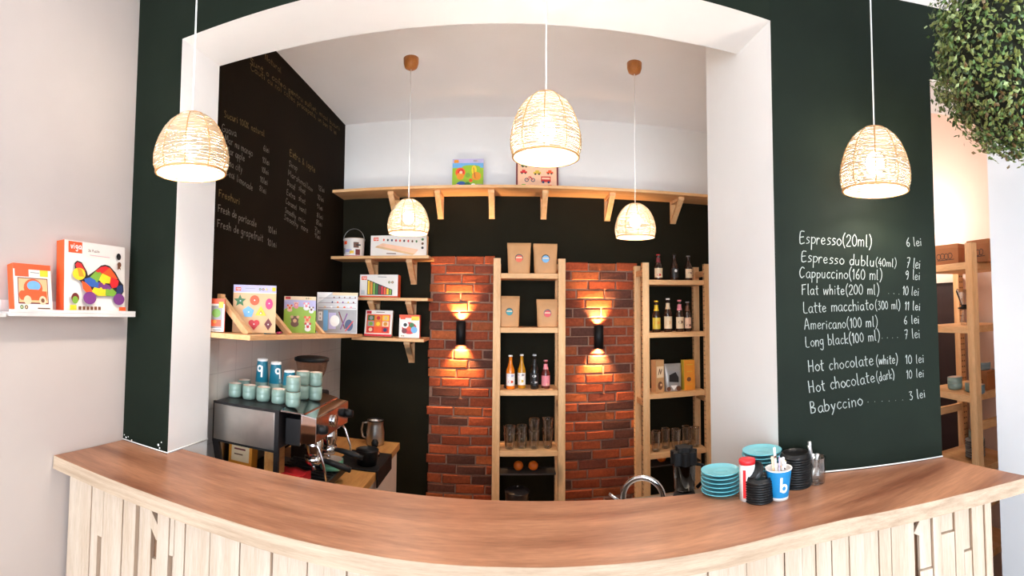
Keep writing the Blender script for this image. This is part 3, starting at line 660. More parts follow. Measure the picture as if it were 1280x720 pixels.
def animal(A, u, v, r, c1, c2, ears=True):
    A.disc(u, v - r * .75, r * .75, c1, ry=r * .6); A.disc(u, v, r * .7, c1)
    if ears: A.disc(u - r * .55, v + r * .5, r * .28, c2); A.disc(u + r * .55, v + r * .5, r * .28, c2)
    A.disc(u, v - r * .2, r * .35, c2); A.disc(u - r * .25, v + r * .2, r * .09, 'black'); A.disc(u + r * .25, v + r * .2, r * .09, 'black')
def d_animals(A, w, h):
    A.rect(-w / 2, 0, w / 2, h * .62, 'lime'); A.rect(-w / 2, h * .62, w / 2, h * .9, 'lilac'); A.disc(-w * .05, h * .6, w * .45, 'lime', ry=h * .12); A.rect(-w / 2, h * .9, w / 2, h, 'cream')
    A.rect(-w * .46, h * .92, -w * .3, h * .985, 'red'); badges(A, w * .2, h * .95, w * .025, 3)
    animal(A, -w * .32, h * .70, w * .11, 'peach', 'orange'); animal(A, -w * .12, h * .78, w * .1, 'pink', 'peach'); animal(A, w * .2, h * .76, w * .12, 'white', 'pink'); animal(A, w * .36, h * .66, w * .1, 'white', 'brown')
    animal(A, -w * .15, h * .36, w * .17, 'brown', 'tan'); animal(A, w * .24, h * .38, w * .13, 'tan', 'orange'); animal(A, w * .26, h * .2, w * .13, 'white', 'red')
def d_set(A, w, h):
    A.rect(-w / 2, 0, w / 2, h, 'lgrey'); A.rect(-w * .48, h * .02, w * .48, h * .58, 'grey')
    A.poly([(-w / 2, h * .72), (-w * .12, h), (-w / 2, h)], 'white'); A.rect(-w * .12, h * .93, w * .5, h, 'cream')
    for v in (.86, .74, .62): A.line([(-w * .46, h * v), (w * .46, h * v)], h * .008, 'maroon')
    for k in range(5): A.disc(-w * .08 + k * w * .13, h * .88, w * .016, 'brown'); A.disc(-w * .12 + k * w * .13, h * .76, w * .02, ('navy', 'orange', 'purple', 'gold', 'maroon')[k]); A.disc(-w * .3 + k * w * .16, h * .64, w * .028, ('tan', 'white', 'amber', 'orange', 'pink')[k], ry=h * .02)
    A.rect(-w * .46, h * .3, -w * .36, h * .52, 'white'); A.disc(-w * .41, h * .46, w * .02, 'grey'); A.disc(-w * .41, h * .36, w * .02, 'grey')
    A.rect(-w * .33, h * .06, -w * .22, h * .56, 'sky'); A.rect(-w * .2, h * .1, -w * .02, h * .5, 'lilac'); A.disc(-w * .05, h * .3, w * .12, 'white', ry=h * .14)
    A.line([(w * .05, h * .52), (w * .2, h * .12)], h * .03, 'maroon'); A.line([(w * .25, h * .48), (w * .1, h * .1)], h * .03, 'purple'); A.disc(w * .3, h * .2, w * .1, 'navy', ry=h * .14); A.line([(w * .4, h * .3), (w * .22, h * .06)], h * .025, 'red')
def lturn(label, px0, px1, pt, pb, xl, yaw, lean, d, side, draw, front=CARD):
    # stands on the left shelf, turned towards the room; xl is where its left front corner stands
    a = at(px0, pb, 0, xl); u = Vector((math.cos(yaw), math.sin(yaw), 0)); n = Vector((-math.sin(yaw), math.cos(yaw), 0))
    b = hit(px1, pb, a, n); w = math.hypot(b.x - a.x, b.y - a.y); c = (a + b) / 2; z0 = lsz(max(a.y, c.y - .05))
    h = (hit((px0 + px1) / 2, pt, c + n * .02, n).z - z0) / math.cos(lean); v = Vector((n.x * math.sin(lean), n.y * math.sin(lean), math.cos(lean)))
    o = Vector((c.x, c.y, z0 + .001)) + n * d * math.cos(lean)
    return toybox(label, w, h, d, frame(o, u, v), side, draw, front)
lturn('small orange toy box half hidden behind the left jamb on the chalkboard shelf', 260, 279.5, 374, 418, -1.192, .45, .06, .03, 'orange', d_small)
lturn('shape puzzle with star, heart and pentagon pegs on the chalkboard shelf', 290, 344, 357, 418, -1.185, .50, .06, .014, 'lilac', d_star)
lturn('green and lilac farm animal puzzle on the chalkboard shelf', 354, 394, 371, 419, -1.185, .42, .06, .014, 'lilac', d_animals)
lturn('large grey craft set box at the corner end of the chalkboard shelf', 395, 446, 366, 420, -1.185, .25, .05, .02, 'lgrey', d_set)
def pencil(px, py, c, lb, a):
    p = at(px, py, 0, XC + .165); t = thing('crayon', lb, 'crayon', (p.x, p.y, lsz(p.y) + .0065), a, 'crayons on the chalkboard shelf')
    MB().tube([(-.038, 0, 0), (.03, 0, 0)], .006, 8).build('barrel', P(c), t); MB().tube([(.03, 0, 0), (.042, 0, 0)], [.006, .0015], 8).build('tip', P('tan'), t)
pencil(337, 419, 'teal', 'teal crayon lying in front of the shape puzzle', PI / 2 - .15)
pencil(349, 419, 'magenta', 'magenta crayon lying between the shape and animal puzzles', PI / 2 + .2)
# on the back-wall shelves: faces look to -y
def bdo(label, px0, px1, pt, pb, yf, ztop, lean, d, side, draw, front=CARD, yaw=0.0, **kw):
    a, b = at(px0, pb, 1, yf), at(px1, pb, 1, yf); w = b.x - a.x; h = (at((px0 + px1) / 2, pt, 1, yf + .02).z - ztop) / math.cos(lean)
    u = Vector((math.cos(yaw), math.sin(yaw), 0)); n = Vector((-math.sin(yaw), math.cos(yaw), 0)); v = Vector((n.x * math.sin(lean), n.y * math.sin(lean), math.cos(lean)))
    o = Vector(((a.x + b.x) / 2, yf, ztop + .0005)) + n * d * math.cos(lean)
    return toybox(label, w, h, d, frame(o, u, v), side, draw, front, **kw)
def d_long(A, w, h):
    logo(A, -w * .45, h * .74, h * .2); A.poly([(-w * .38, h * .5), (-w * .28, h * .62), (w * .36, h * .3), (w * .3, h * .1)], 'peach'); A.poly([(-w * .42, h * .42), (-w * .38, h * .5), (w * .3, h * .1), (w * .26, h * .03)], 'tan')
    for k, c in enumerate(('orange', 'black', 'navy', 'red', 'orange', 'black', 'red', 'brown', 'dgreen')): A.disc(-w * .26 + k * w * .073, h * (.78 - .012 * k), w * .016, c, ry=h * .06)
    for k in range(3): A.disc(w * .43, h * (.78 - .2 * k), h * .06, ('dgreen', 'brown', 'black')[k])
    A.line([(-w * .2, h * .12), (-w * .04, h * .11)], h * .04, 'brown')
def d_xyl(A, w, h):
    logo(A, -w * .46, h * .76, h * .2); A.poly([(-w * .3, h * .1), (w * .36, h * .1), (w * .36, h * .34), (-w * .3, h * .78)], 'black')
    for k, c in enumerate(('yellow', 'amber', 'green', 'dgreen', 'maroon', 'red', 'orange', 'yellow', 'green')):
        u = -w * .285 + k * w * .071; A.rect(u, h * .12, u + w * .055, h * (.72 - .048 * k), c)
    badges(A, w * .28, h * .66, h * .055, 2); A.line([(-w * .02, h * .9), (w * .2, h * .89)], h * .03, 'grey'); A.rect(-w * .46, h * .1, -w * .36, h * .3, 'lgrey'); A.rect(-w * .5, 0, w * .5, h * .055, 'orange')
def d_grid(A, w, h):
    A.rect(-w * .44, h * .12, w * .42, h * .84, 'orange')
    cs = ('red', 'cream', 'amber', 'green', 'orange', 'grey', 'yellow', 'navy', 'red', 'amber', 'dgreen', 'tan')
    for i in range(3):
        for j in range(3):
            c = cs[(i * 4 + j * 5) % 12]; u = -w * .4 + i * w * .27; v = h * .15 + j * h * .225; A.rect(u, v, u + w * .24, v + h * .2, c); A.disc(u + w * .12, v + h * .1, w * .07, cs[(i * 3 + j * 2 + 1) % 12])
    A.rect(-w * .46, h * .86, -w * .28, h * .97, 'red'); A.rect(-w * .5, 0, w * .5, h * .08, 'red'); A.line([(-w * .1, h * .92), (w * .2, h * .92)], h * .02, 'brown')
def d_owl(A, w, h):
    A.rect(-w / 2, h * .86, w / 2, h, 'orange'); A.rect(w * .1, h * .76, w * .48, h * .93, 'yellow'); A.rect(-w * .44, h * .8, -w * .2, h * .96, 'orange')
    A.disc(0, h * .42, w * .36, 'red', ry=h * .26); A.disc(-w * .2, h * .56, w * .17, 'white'); A.disc(-w * .2, h * .56, w * .09, 'black'); A.disc(w * .12, h * .55, w * .12, 'dgreen'); A.disc(w * .24, h * .35, w * .16, 'sky'); A.disc(-w * .24, h * .3, w * .13, 'maroon'); A.disc(-w * .02, h * .4, w * .1, 'orange')
    badges(A, -w * .36, h * .08, w * .035, 2)
def d_jungle(A, w, h):
    A.rect(-w / 2, 0, w / 2, h * .8, 'lime'); A.rect(-w / 2, h * .7, w / 2, h * .86, 'sky'); A.rect(-w / 2, h * .86, w / 2, h, 'lilac'); A.rect(-w * .45, h * .87, -w * .3, h * .97, 'amber'); A.disc(w * .1, h * .72, w * .3, 'lime', ry=h * .07)
    A.disc(-w * .24, h * .55, w * .16, 'orange'); A.disc(-w * .22, h * .56, w * .1, 'red'); A.disc(-w * .24, h * .42, w * .12, 'amber'); A.disc(-w * .22, h * .55, w * .05, 'peach')
    A.disc(w * .2, h * .62, w * .08, 'yellow', ry=h * .16); A.disc(w * .28, h * .42, w * .15, 'amber', ry=h * .14); A.line([(w * .18, h * .7), (w * .24, h * .36)], h * .02, 'brown'); A.disc(0, h * .45, w * .08, 'green'); A.disc(w * .1, h * .28, w * .06, 'orange')
    A.disc(-w * .2, h * .12, w * .17, 'blue', ry=h * .13); A.disc(-w * .33, h * .08, w * .08, 'pink'); A.disc(0, h * .1, w * .12, 'dgreen'); A.disc(w * .18, h * .1, w * .08, 'white'); A.rect(w * .28, h * .02, w * .48, h * .16, 'grey'); badges(A, w * .2, h * .93, w * .02, 3)
def d_transport(A, w, h):
    A.rect(-w / 2, 0, w / 2, h, 'maroon'); A.rect(-w * .46, 0, w * .46, h * .97, 'peach')
    def car(u, v, s, c): A.rect(u - s, v - s * .3, u + s, v + s * .25, c); A.rect(u - s * .5, v + s * .2, u + s * .5, v + s * .7, c); A.disc(u - s * .5, v - s * .35, s * .25, 'black'); A.disc(u + s * .5, v - s * .35, s * .25, 'black')
    car(-w * .32, h * .62, w * .08, 'red'); car(0, h * .6, w * .09, 'gold'); car(w * .3, h * .62, w * .08, 'orange'); car(-w * .3, h * .86, w * .08, 'dgreen'); car(.1 * w, h * .86, w * .09, 'sky')
    for du in (-.25, -.1): A.disc(du * w, h * .33, w * .05, 'navy'); A.disc(du * w, h * .33, w * .032, 'peach')
    A.line([(-w * .25, h * .33), (-w * .19, h * .46), (-w * .1, h * .33), (-w * .16, h * .46), (-w * .2, h * .34)], h * .02, 'red')
    A.rect(w * .09, h * .26, w * .32, h * .47, 'red'); A.rect(w * .11, h * .36, w * .3, h * .43, 'peach'); A.disc(w * .14, h * .26, w * .03, 'navy'); A.disc(w * .27, h * .26, w * .03, 'navy')
    car(-w * .32, h * .08, w * .09, 'green'); A.disc(0, h * .04, w * .1, 'sky', ry=h * .1); car(w * .3, h * .08, w * .08, 'orange')
bdo('long white toy box with a row of wooden figures, beside the toy bucket', 463, 533, 295, 318, 3.24, 2.012, .04, .07, 'cream', d_long)
bdo('white toy box with a dark window of coloured bars on the middle corner shelf', 449.5, 497, 344, 369, 3.235, 1.726, .03, .09, 'orange', d_xyl)
bdo('square picture-block puzzle leaning on the lowest corner shelf', 455, 489, 389, 421, 3.24, 1.452, .20, .03, 'cream', d_grid)
bdo('small red bug-eyed toy box at the end of the lowest corner shelf', 498.5, 524, 394, 424, 3.235, 1.452, .05, .05, 'orange', d_owl)
bdo('green jungle animal puzzle standing on the high shelf', 565, 604, 199, 229, 3.30, 2.485, .10, .02, 'lilac', d_jungle)
bdo('vehicle puzzle with a red rim, on the high shelf behind the middle lamp', 645, 698, 203, 230, 3.30, 2.485, .10, .02, 'maroon', d_transport)
# toy bucket with wire handle
a = at(442.5, 316, 1, 3.27); t = thing('toy_bucket', 'white printed toy bucket with a wire handle on the upper corner shelf', 'bucket', (a.x, 3.27, 2.012))
R = .075
MB().lathe([(0, 0), (R * .92, 0), (R * .95, .006), (R, .118), (R * 1.03, .12), (R * 1.03, .128)], 32, cap=(False, False)).build('pail', CARD, t)
MB().lathe([(R * 1.03, .128), (R * 1.0, .131), (0, .131)], 32).build('lid', P('cream'), t)
wr = MB(); wr.tube([(R * 1.04 * math.cos(q), -.01, .118 + .085 * math.sin(q)) for q in (PI * k / 16 for k in range(17))], .0022, 6); wr.build('wire_handle', mat('grey_wire', (.5, .48, .46), .35, 1), t)
lb = MB(); pr = []
def wrap(u0, u1, v0, v1, c, r):
    for i in range(6):
        a0 = -PI / 2 + (u0 + (u1 - u0) * i / 6) ; a1 = -PI / 2 + (u0 + (u1 - u0) * (i + 1) / 6); rr = (R * .955 + (R * .05) * (v0 + v1) / 2 / .12) + r
        if c not in pr: pr.append(c)
        lb.add([(rr * math.cos(a0), rr * math.sin(a0), v0), (rr * math.cos(a1), rr * math.sin(a1), v0), (rr * math.cos(a1), rr * math.sin(a1), v1), (rr * math.cos(a0), rr * math.sin(a0), v1)], [(0, 1, 2, 3)], pr.index(c), None, True)
for q in ((-1.5, 1.5, .0, .006, 'red', .0035), (-.8, -.4, .085, .108, 'orange', .003), (.25, .75, .06, .1, 'brown', .003), (.5, .95, .075, .085, 'black', .0035), (-.6, .1, .03, .05, 'lilac', .003), (-.1, .3, .02, .04, 'yellow', .0035), (.45, .9, .01, .05, 'maroon', .003), (-.9, -.65, .02, .06, 'grey', .003)): wrap(*q)
lb.build('printed_wrap', [P(c) for c in pr], t)
# ---------------------------------------------------------------- picture ledge on the left wall
LEDGE = mat('white_ledge_paint', (.74, .70, .66), .4)
zl = at(120, 392, 0, XW + .075).z - .012; y1 = at(169.5, 392, 0, XW + .075).y; y0 = at(13, 392, 0, XW + .075).y
t = thing('picture_ledge', 'white picture ledge holding two boxed toys on the left wall', 'shelf', (XW, (y0 + y1) / 2, zl)); hl = (y1 - y0) / 2
MB().box((.001, -hl, 0), (.075, hl, .012)).build('board', LEDGE, t, bev=.001); MB().box((.0655, -hl, .0125), (.075, hl, .022)).build('front_lip', LEDGE, t, bev=.001); MB().box((.001, -hl, .0125), (.010, hl, .05)).build('back_rail', LEDGE, t, bev=.001)
t = thing('picture_ledge', 'end of a second white ledge, cut off by the left edge of the picture', 'shelf', (XW, y0 - .33, zl - .004))
MB().box((.001, -.32, 0), (.068, .32, .012)).build('board', LEDGE, t, bev=.001); MB().box((.001, -.32, .0125), (.010, .32, .045)).build('back_rail', LEDGE, t, bev=.001)
def wl(label, px0, px1, pt, pb, xf, lean, d, side, draw, extra=None):
    ya, yb_ = at(px0, pb, 0, xf).y, at(px1, pb, 0, xf).y; yc = (ya + yb_) / 2; h = (at((px0 + px1) / 2, pt, 0, xf - .03).z - zl - .012) / math.cos(lean)
    v = Vector((-math.sin(lean), 0, math.cos(lean)))
    return toybox(label, yb_ - ya, h, d, frame((xf - d * math.cos(lean), yc, zl + .0126), (0, 1, 0), v), side, draw)
def d_turtle(A, w, h):
    logo(A, -w * .44, h * .83, w * .17); A.text('26 Puzzle', -w * .14, h * .865, h * .035, 'brown'); A.line([(-w * .13, h * .815), (w * .2, h * .81)], h * .008, 'pink')
    A.disc(w * .36, h * .84, w * .04, 'black', ry=h * .05); A.disc(w * .37, h * .72, w * .035, 'brown'); A.poly([(w * .34, h * .7), (w * .38, h * .7), (w * .40, h * .64), (w * .37, h * .66), (w * .34, h * .64)], 'brown')
    # cut-out with a jigsaw turtle: head to the left, domed shell, two wheels for feet
    A.poly([(-.37, .68), (-.33, .72), (-.26, .70), (-.18, .58), (-.16, .52), (-.02, .62), (.05, .68), (.12, .70), (.2, .685), (.3, .6), (.38, .48), (.44, .42), (.45, .32), (.4, .25), (.1, .24), (-.2, .36), (-.36, .5)] and [(q[0] * w, q[1] * h) for q in [(-.37, .68), (-.33, .72), (-.26, .70), (-.18, .58), (-.16, .52), (-.02, .62), (.05, .68), (.12, .70), (.2, .685), (.3, .6), (.38, .48), (.44, .42), (.45, .32), (.4, .25), (.1, .24), (-.2, .36), (-.36, .5)]], 'black')
    def pg(pts, c): A.poly([(x * w, y * h) for x, y in pts], c)
    pg([(-.36, .66), (-.33, .70), (-.27, .685), (-.2, .58), (-.24, .55), (-.33, .6)], 'red'); A.disc(-w * .3, h * .535, w * .1, 'yellow', ry=h * .085); pg([(-.33, .62), (-.26, .6), (-.22, .5), (-.3, .5)], 'amber')
    pg([(-.04, .59), (.05, .66), (.13, .68), (.2, .66), (.12, .57), (0, .56)], 'red'); pg([(.08, .57), (.2, .66), (.28, .58), (.34, .5), (.2, .5)], 'orange'); pg([(-.13, .5), (-.04, .59), (.06, .56), (.02, .46), (-.1, .45)], 'green'); pg([(.02, .47), (.07, .57), (.22, .52), (.2, .43), (.06, .43)], 'yellow'); pg([(.2, .43), (.22, .53), (.36, .48), (.34, .38), (.24, .36)], 'red'); pg([(.31, .28), (.33, .4), (.42, .42), (.44, .33), (.38, .27)], 'navy')
    pg([(-.22, .47), (-.12, .5), (.02, .43), (.02, .35), (-.14, .37), (-.2, .4)], 'blue'); pg([(.0, .35), (.02, .44), (.12, .42), (.2, .4), (.2, .33)], 'purple'); pg([(-.26, .44), (-.2, .42), (-.12, .36), (-.08, .28), (-.16, .26), (-.24, .33)], 'orange'); pg([(-.1, .3), (-.06, .36), (.08, .34), (.14, .34), (.14, .24), (.0, .24)], 'yellow'); pg([(.12, .25), (.13, .34), (.24, .36), (.32, .3), (.28, .24)], 'green')
    A.disc(-w * .13, h * .205, w * .105, 'purple', ry=h * .09); A.disc(w * .36, h * .2, w * .1, 'purple', ry=h * .085)
    for (x, y, c) in ((-.02, .46, 'green'), (.1, .43, 'yellow'), (.2, .36, 'purple'), (-.1, .4, 'blue'), (.05, .34, 'yellow'), (.25, .45, 'red'), (.03, .56, 'green')): A.disc(x * w, y * h, w * .022, c)
    A.disc(-w * .36, h * .2, w * .06, 'maroon'); A.disc(-w * .36, h * .17, w * .045, 'green'); A.rect(-w * .44, h * .03, -w * .34, h * .1, 'yellow')
    for k in range(6): A.rect(-w * .31 + k * w * .062, h * .035, -w * .265 + k * w * .062, h * .085, 'brown')
    A.rect(w * .36, h * .03, w * .48, h * .085, 'orange')
def d_car(A, w, h):
    A.rect(-w / 2, h * .88, w / 2, h, 'orange'); A.rect(-w * .46, h * .72, -w * .1, h * .92, 'orange'); A.rect(w * .2, h * .74, w * .42, h * .88, 'yellow'); A.line([(-w * .05, h * .82), (w * .18, h * .81)], h * .02, 'grey')
    A.rect(-w * .4, h * .14, w * .4, h * .70, 'maroon'); A.rect(-w * .38, h * .17, w * .38, h * .68, 'tan')
    A.disc(w * .0, h * .48, w * .25, 'orange', ry=h * .2); A.rect(-w * .32, h * .22, w * .36, h * .42, 'orange'); A.disc(-w * .3, h * .32, w * .08, 'orange', ry=h * .1); A.disc(w * .02, h * .53, w * .18, 'sky', ry=h * .11); A.rect(-w * .16, h * .40, w * .2, h * .45, 'orange')
    A.disc(-w * .16, h * .22, w * .1, 'peach'); A.disc(w * .24, h * .22, w * .1, 'peach'); A.disc(w * .24, h * .22, w * .05, 'brown'); badges(A, -w * .32, h * .07, w * .045, 2); A.line([(w * .1, h * .05), (w * .42, h * .05)], h * .025, 'brown')
wl('big white toy box with a rainbow jigsaw turtle, on the left ledge', 80, 156, 306, 386, XW + .062, .055, .045, 'orange', d_turtle)
wl('small orange toy box with a toy car window, on the left ledge', 18.5, 66, 333, 386, XW + .062, .17, .035, 'orange', d_car)

# ---------------------------------------------------------------- goods on the two pine racks
KRAFT = mat('kraft_paper', srgb(205, 152, 102), .65, var=.08, bump=.2)
def bag(label, px0, px1, pt, pb, yf, z, c1, yaw=0.0, foil=None, name='coffee_bag', group='kraft coffee bags'):
    a, b = at(px0, pb, 1, yf), at(px1, pb, 1, yf); w = b.x - a.x; h = at((px0 + px1) / 2, pt, 1, yf).z - z
    t = thing(name, label, 'coffee bag', ((a.x + b.x) / 2, yf + .03, z + .0005), yaw, group)
    mb = MB(); rows = [(0, .88, .058), (.03, .92, .062), (.3, .95, .058), (.6, .97, .046), (.8, 1.0, .026), (.88, 1.02, .008), (1.0, 1.02, .005)]; vs = []; fs = []; n = 12
    for (q, sw, sd) in rows:
        for k in range(n):
            ang = 2 * PI * (k + .5) / n; cx, cy = math.cos(ang), math.sin(ang); e = .35
            vs.append((math.copysign(abs(cx) ** e, cx) * w / 2 * sw / .99, math.copysign(abs(cy) ** e, cy) * sd / 2, q * h + (rnd.uniform(-.001, .001) if 0 < q < 1 else 0)))
    for i in range(len(rows) - 1):
        for k in range(n): fs.append((i * n + k, i * n + (k + 1) % n, (i + 1) * n + (k + 1) % n, (i + 1) * n + k))
    fs += [tuple(range(n))[::-1], tuple((len(rows) - 1) * n + k for k in range(n))]
    mb.add(vs, fs, 0, None, True); mb.build('pouch', foil or KRAFT, t)
    A = Art(0)
    if c1:
        A.disc(0, h * .5, w * .17, 'black', 24); A.disc(0, h * .48, w * .15, c1, 24); A.rect(-w * .13, h * .49, w * .13, h * .53, 'cream')
    else:
        A.rect(-w * .28, h * .32, w * .28, h * .74, 'grey'); A.poly([(-w * .28, h * .6), (w * .1, h * .7), (w * .28, h * .5), (w * .28, h * .32), (-w * .28, h * .36)], 'black'); A.disc(-w * .3, h * .1, w * .12, 'brown'); A.disc(w * .28, h * .1, w * .14, 'brown'); A.poly([(-w * .2, h * .22), (w * .2, h * .22), (0, h * .04)], 'white')
    o = A.build('round_label' if c1 else 'printed_label', t); o.location = (0, -.0305, 0)
    return t
YG = R1Y + .045
bag('kraft coffee bag with an orange-red round label, on top of the left rack', 634, 663.5, 303, 341, YG, R1S[0], 'orange')
bag('kraft coffee bag with a blue round label, on top of the left rack', 667, 697, 304, 341, YG, R1S[0], 'sky')
bag('kraft coffee bag with a teal round label, half behind the left rack post', 622.5, 649.5, 370, 410, YG, R1S[1], 'teal', .1)
bag('kraft coffee bag with a brownish-red round label, beside the right post of the left rack', 671, 699, 374, 411, YG, R1S[1], 'red', -.1)
bag('silver-grey coffee pouch with a dark picture on the right rack', 832, 853, 455, 488, YG, R2S[2], None, 0, mat('silver_foil', srgb(165, 160, 155), .35, .4), 'coffee_pouch', None)
def bottle(label, px, pt, pb, yb_, z, body, labc, capc, spot=None, rpx=6.0, neck=None, group=None, style='beer'):
    p = at(px, pb, 1, yb_); h = at(px, pt, 1, yb_).z - z; r = rpx / FL * math.hypot(p.x, p.y)
    t = thing('bottle', label, 'bottle', (p.x, yb_, z + .0005), rnd.uniform(-.2, .2), group)
    pr = [(0, 0), (r * .94, 0), (r, .005), (r, h * .50), (r * .95, h * .56), (r * .62, h * .68), (r * .42, h * .78), (r * .38, h * .95), (r * .42, h * .96), (r * .42, h * .975)]
    MB().lathe(pr, 20).build('glass_body', body, t)
    MB().lathe([(r * .46, h * .955), (r * .5, h * .96), (r * .46, h), (0, h)], 16, cap=(True, False)).build('cap', P(capc), t)
    lw = MB(); seg = 14; lab = [labc]
    for k in range(seg):
        a0, a1 = -PI / 2 - 1.25 + 2.5 * k / seg, -PI / 2 - 1.25 + 2.5 * (k + 1) / seg; rr = r + .0006
        lw.add([(rr * math.cos(q), rr * math.sin(q), zz) for (q, zz) in ((a0, h * .1), (a1, h * .1), (a1, h * .46), (a0, h * .46))], [(0, 1, 2, 3)], 0, None, True)
    if spot:
        for c, zc, rx, rz in spot:
            if c not in lab: lab.append(c)
            n = 14; pts = []
            for k in range(n):
                q = 2 * PI * k / n; an = -PI / 2 + rx * math.cos(q); rr = r + .0012 + .0002 * lab.index(c); pts.append((rr * math.cos(an), rr * math.sin(an), h * (zc + rz * math.sin(q))))
            lw.add(pts, [tuple(range(n))], lab.index(c))
    lw.build('label', [P(c) for c in lab], t)
    if neck: MB().lathe([(r * .66, h * .66), (r * .47, h * .78), (r * .46, h * .86)], 16).build('neck_label', P(neck), t)
    return t
BG = mat('dark_brown_bottle', (.035, .012, .006), .12, spec=.6); OJ = mat('orange_drink_bottle', srgb(225, 120, 25), .15, spec=.6); YJ = mat('yellow_drink_bottle', srgb(190, 130, 25), .15, spec=.6); BK = mat('black_bottle', (.012, .010, .010), .12, spec=.6); RB = mat('reddish_bottle', (.12, .02, .015), .15, spec=.6)
YBt = R1Y + .07
bottle('orange drink bottle with an orange on its label, in the left rack', 638, 444, 486.5, YBt, R1S[2], OJ, 'white', 'white', [('orange', .22, .6, .042), ('lilac', .4, .8, .035)], 5.3)
bottle('yellow drink bottle with a lemon on its label, in the left rack', 652, 443, 484.5, YBt + .03, R1S[2], YJ, 'white', 'white', [('gold', .22, .6, .042), ('grey', .4, .8, .035)], 5.0)
bottle('tall black bottle with small white marks, in the left rack', 668, 443, 486.5, YBt, R1S[2], BK, 'black', 'silver', [('white', .38, .5, .035), ('lgrey', .2, .8, .03)], 5.2, 'black')
bottle('short dark bottle with a pink label, in the left rack', 682, 450, 485, YBt + .02, R1S[2], RB, 'pink', 'pink', [('peach', .15, .8, .04)], 5.4, 'pink')
g2 = None
bottle('dark bottle with a red neck, leftmost on top of the right rack', 823, 318, 349, YBt, R2S[0], BG, 'cream', 'red', [('red', .2, .5, .045)], 5.2, 'maroon')
bottle('dark bottle with a white drop mark, between two others on top of the right rack', 843, 318, 350, YBt, R2S[0], BG, 'black', 'black', [('white', .36, .35, .06)], 5.0)
bottle('dark bottle with a pale label, rightmost on top of the right rack', 860.5, 320, 351, YBt, R2S[0], BG, 'cream', 'grey', [('maroon', .3, .5, .03)], 5.0)
bottle('brown bottle with a yellow label and yellow cap in the right rack', 820.5, 376, 412.5, YBt, R2S[1], BG, 'gold', 'yellow', [('amber', .3, .7, .05)], 5.2, 'yellow')
bottle('brown bottle with an oval white label and white neck in the right rack', 835, 373, 413, YBt, R2S[1], BG, 'cream', 'white', [('tan', .28, .6, .06)], 5.2, 'cream')
bottle('brown bottle with a cream label and pinkish-red neck in the right rack', 849.5, 375, 413.5, YBt, R2S[1], BG, 'cream', 'pink', [('brown', .3, .6, .05)], 5.2, 'pink')
bottle('brown bottle with a grey neck, nearest the right post of the right rack', 859.5, 377, 414, YBt + .02, R2S[1], BG, 'peach', 'grey', [('maroon', .2, .7, .04)], 4.8, 'brown')
# two packets
def d_pack(A, w, h):
    A.rect(-w * .4, h * .45, w * .45, h * .8, 'cream'); A.line([(-w * .2, h * .55), (-w * .05, h * .72), (w * .05, h * .56), (w * .2, h * .7)], h * .03, 'brown'); A.disc(0, h * .2, w * .3, 'brown', ry=h * .13); A.disc(w * .1, h * .22, w * .12, 'tan')
def d_choc(A, w, h):
    A.disc(-w * .06, h * .36, w * .2, 'brown', ry=h * .075); A.line([(-w * .3, h * .85), (w * .3, h * .85)], h * .02, 'gold'); A.line([(-w * .25, h * .62), (w * .25, h * .62)], h * .015, 'gold'); A.line([(-w * .25, h * .2), (w * .25, h * .2)], h * .012, 'gold')
bdo('brown gable-top carton with a cream label on the right rack', 819.5, 831.5, 450, 488, YG, R2S[2], .02, .06, 'kraft', d_pack, P('kraft'), yaw=.3, name='tea_carton', cat='carton')
bdo('bright orange-yellow carton with a dark dot on the right rack', 855.5, 869, 450, 488, YG, R2S[2], .02, .055, 'gold', d_choc, P('amber'), yaw=.05, name='cocoa_carton', cat='carton')
# glasses
GLS = glass('drinking_glass', (.97, .96, .94), .34)
def tumbler(h, r0, r1, waist=0):
    m = MB(); w = .0022
    def out(q): return r0 + (r1 - r0) * q + waist * math.sin(q * 2 * PI)
    o = [(out(k / 8), h * k / 8) for k in range(9)]
    m.lathe([(0, 0), (r0 * .9, 0)] + [(r0, .003)] + o[1:] + [(o[-1][0] - w, h)] + [(x - w, max(z, .010)) for x, z in o[::-1][1:]] + [(0, .010)], 20)
    return m
glass_src = {}
def tglass(kind, x, y, z, label, group):
    dims = {'tumbler': (.105, .030, .040, 0), 'latte_glass': (.125, .027, .038, 0), 'highball_glass': (.135, .029, .034, 0)}[kind]
    if kind not in glass_src:
        o = tumbler(*dims).build(kind, GLS); glass_src[kind] = o
    else:
        o = glass_src[kind].copy(); COL.objects.link(o)
    o.location = (x, y, z + .0006); tag(o, label, 'glass', group); return o
zg = R1S[3]
def gx(px, y, z): return at(px, 563, 1, y).x
yA, yB2 = R1Y + .065, R1Y + .16
for k, (px, kd, dz) in enumerate(((637, 'tumbler', .042), (652, 'tumbler', .042), (667.5, 'latte_glass', .068), (684.5, 'latte_glass', .068))):
    nm = ('faceted tumbler stack at the left post', 'second tumbler stack from the left post', 'tall latte glass stack mid shelf', 'tall latte glass stack by the right post')[k]
    yy = yA + (.012 if k % 2 else 0); x = at(px, 563, 1, yy).x
    tglass(kd, x, yy, zg, 'lower glass of the ' + nm + ' of the left rack', 'drinking glasses'); tglass(kd, x, yy, zg + dz, 'upper glass of the ' + nm + ' of the left rack', 'drinking glasses')
zg = R2S[3]
for k, px in enumerate((820, 832, 845, 858, 868.5)):
    yy = yA + (.0, .05, .005, .05, .0)[k]; x = at(px, 563, 1, yy).x
    tglass('highball_glass', x, yy, zg, '%s of five highball glasses in the right rack, counting from its left post' % ('first', 'second', 'third', 'fourth', 'fifth')[k], 'drinking glasses')
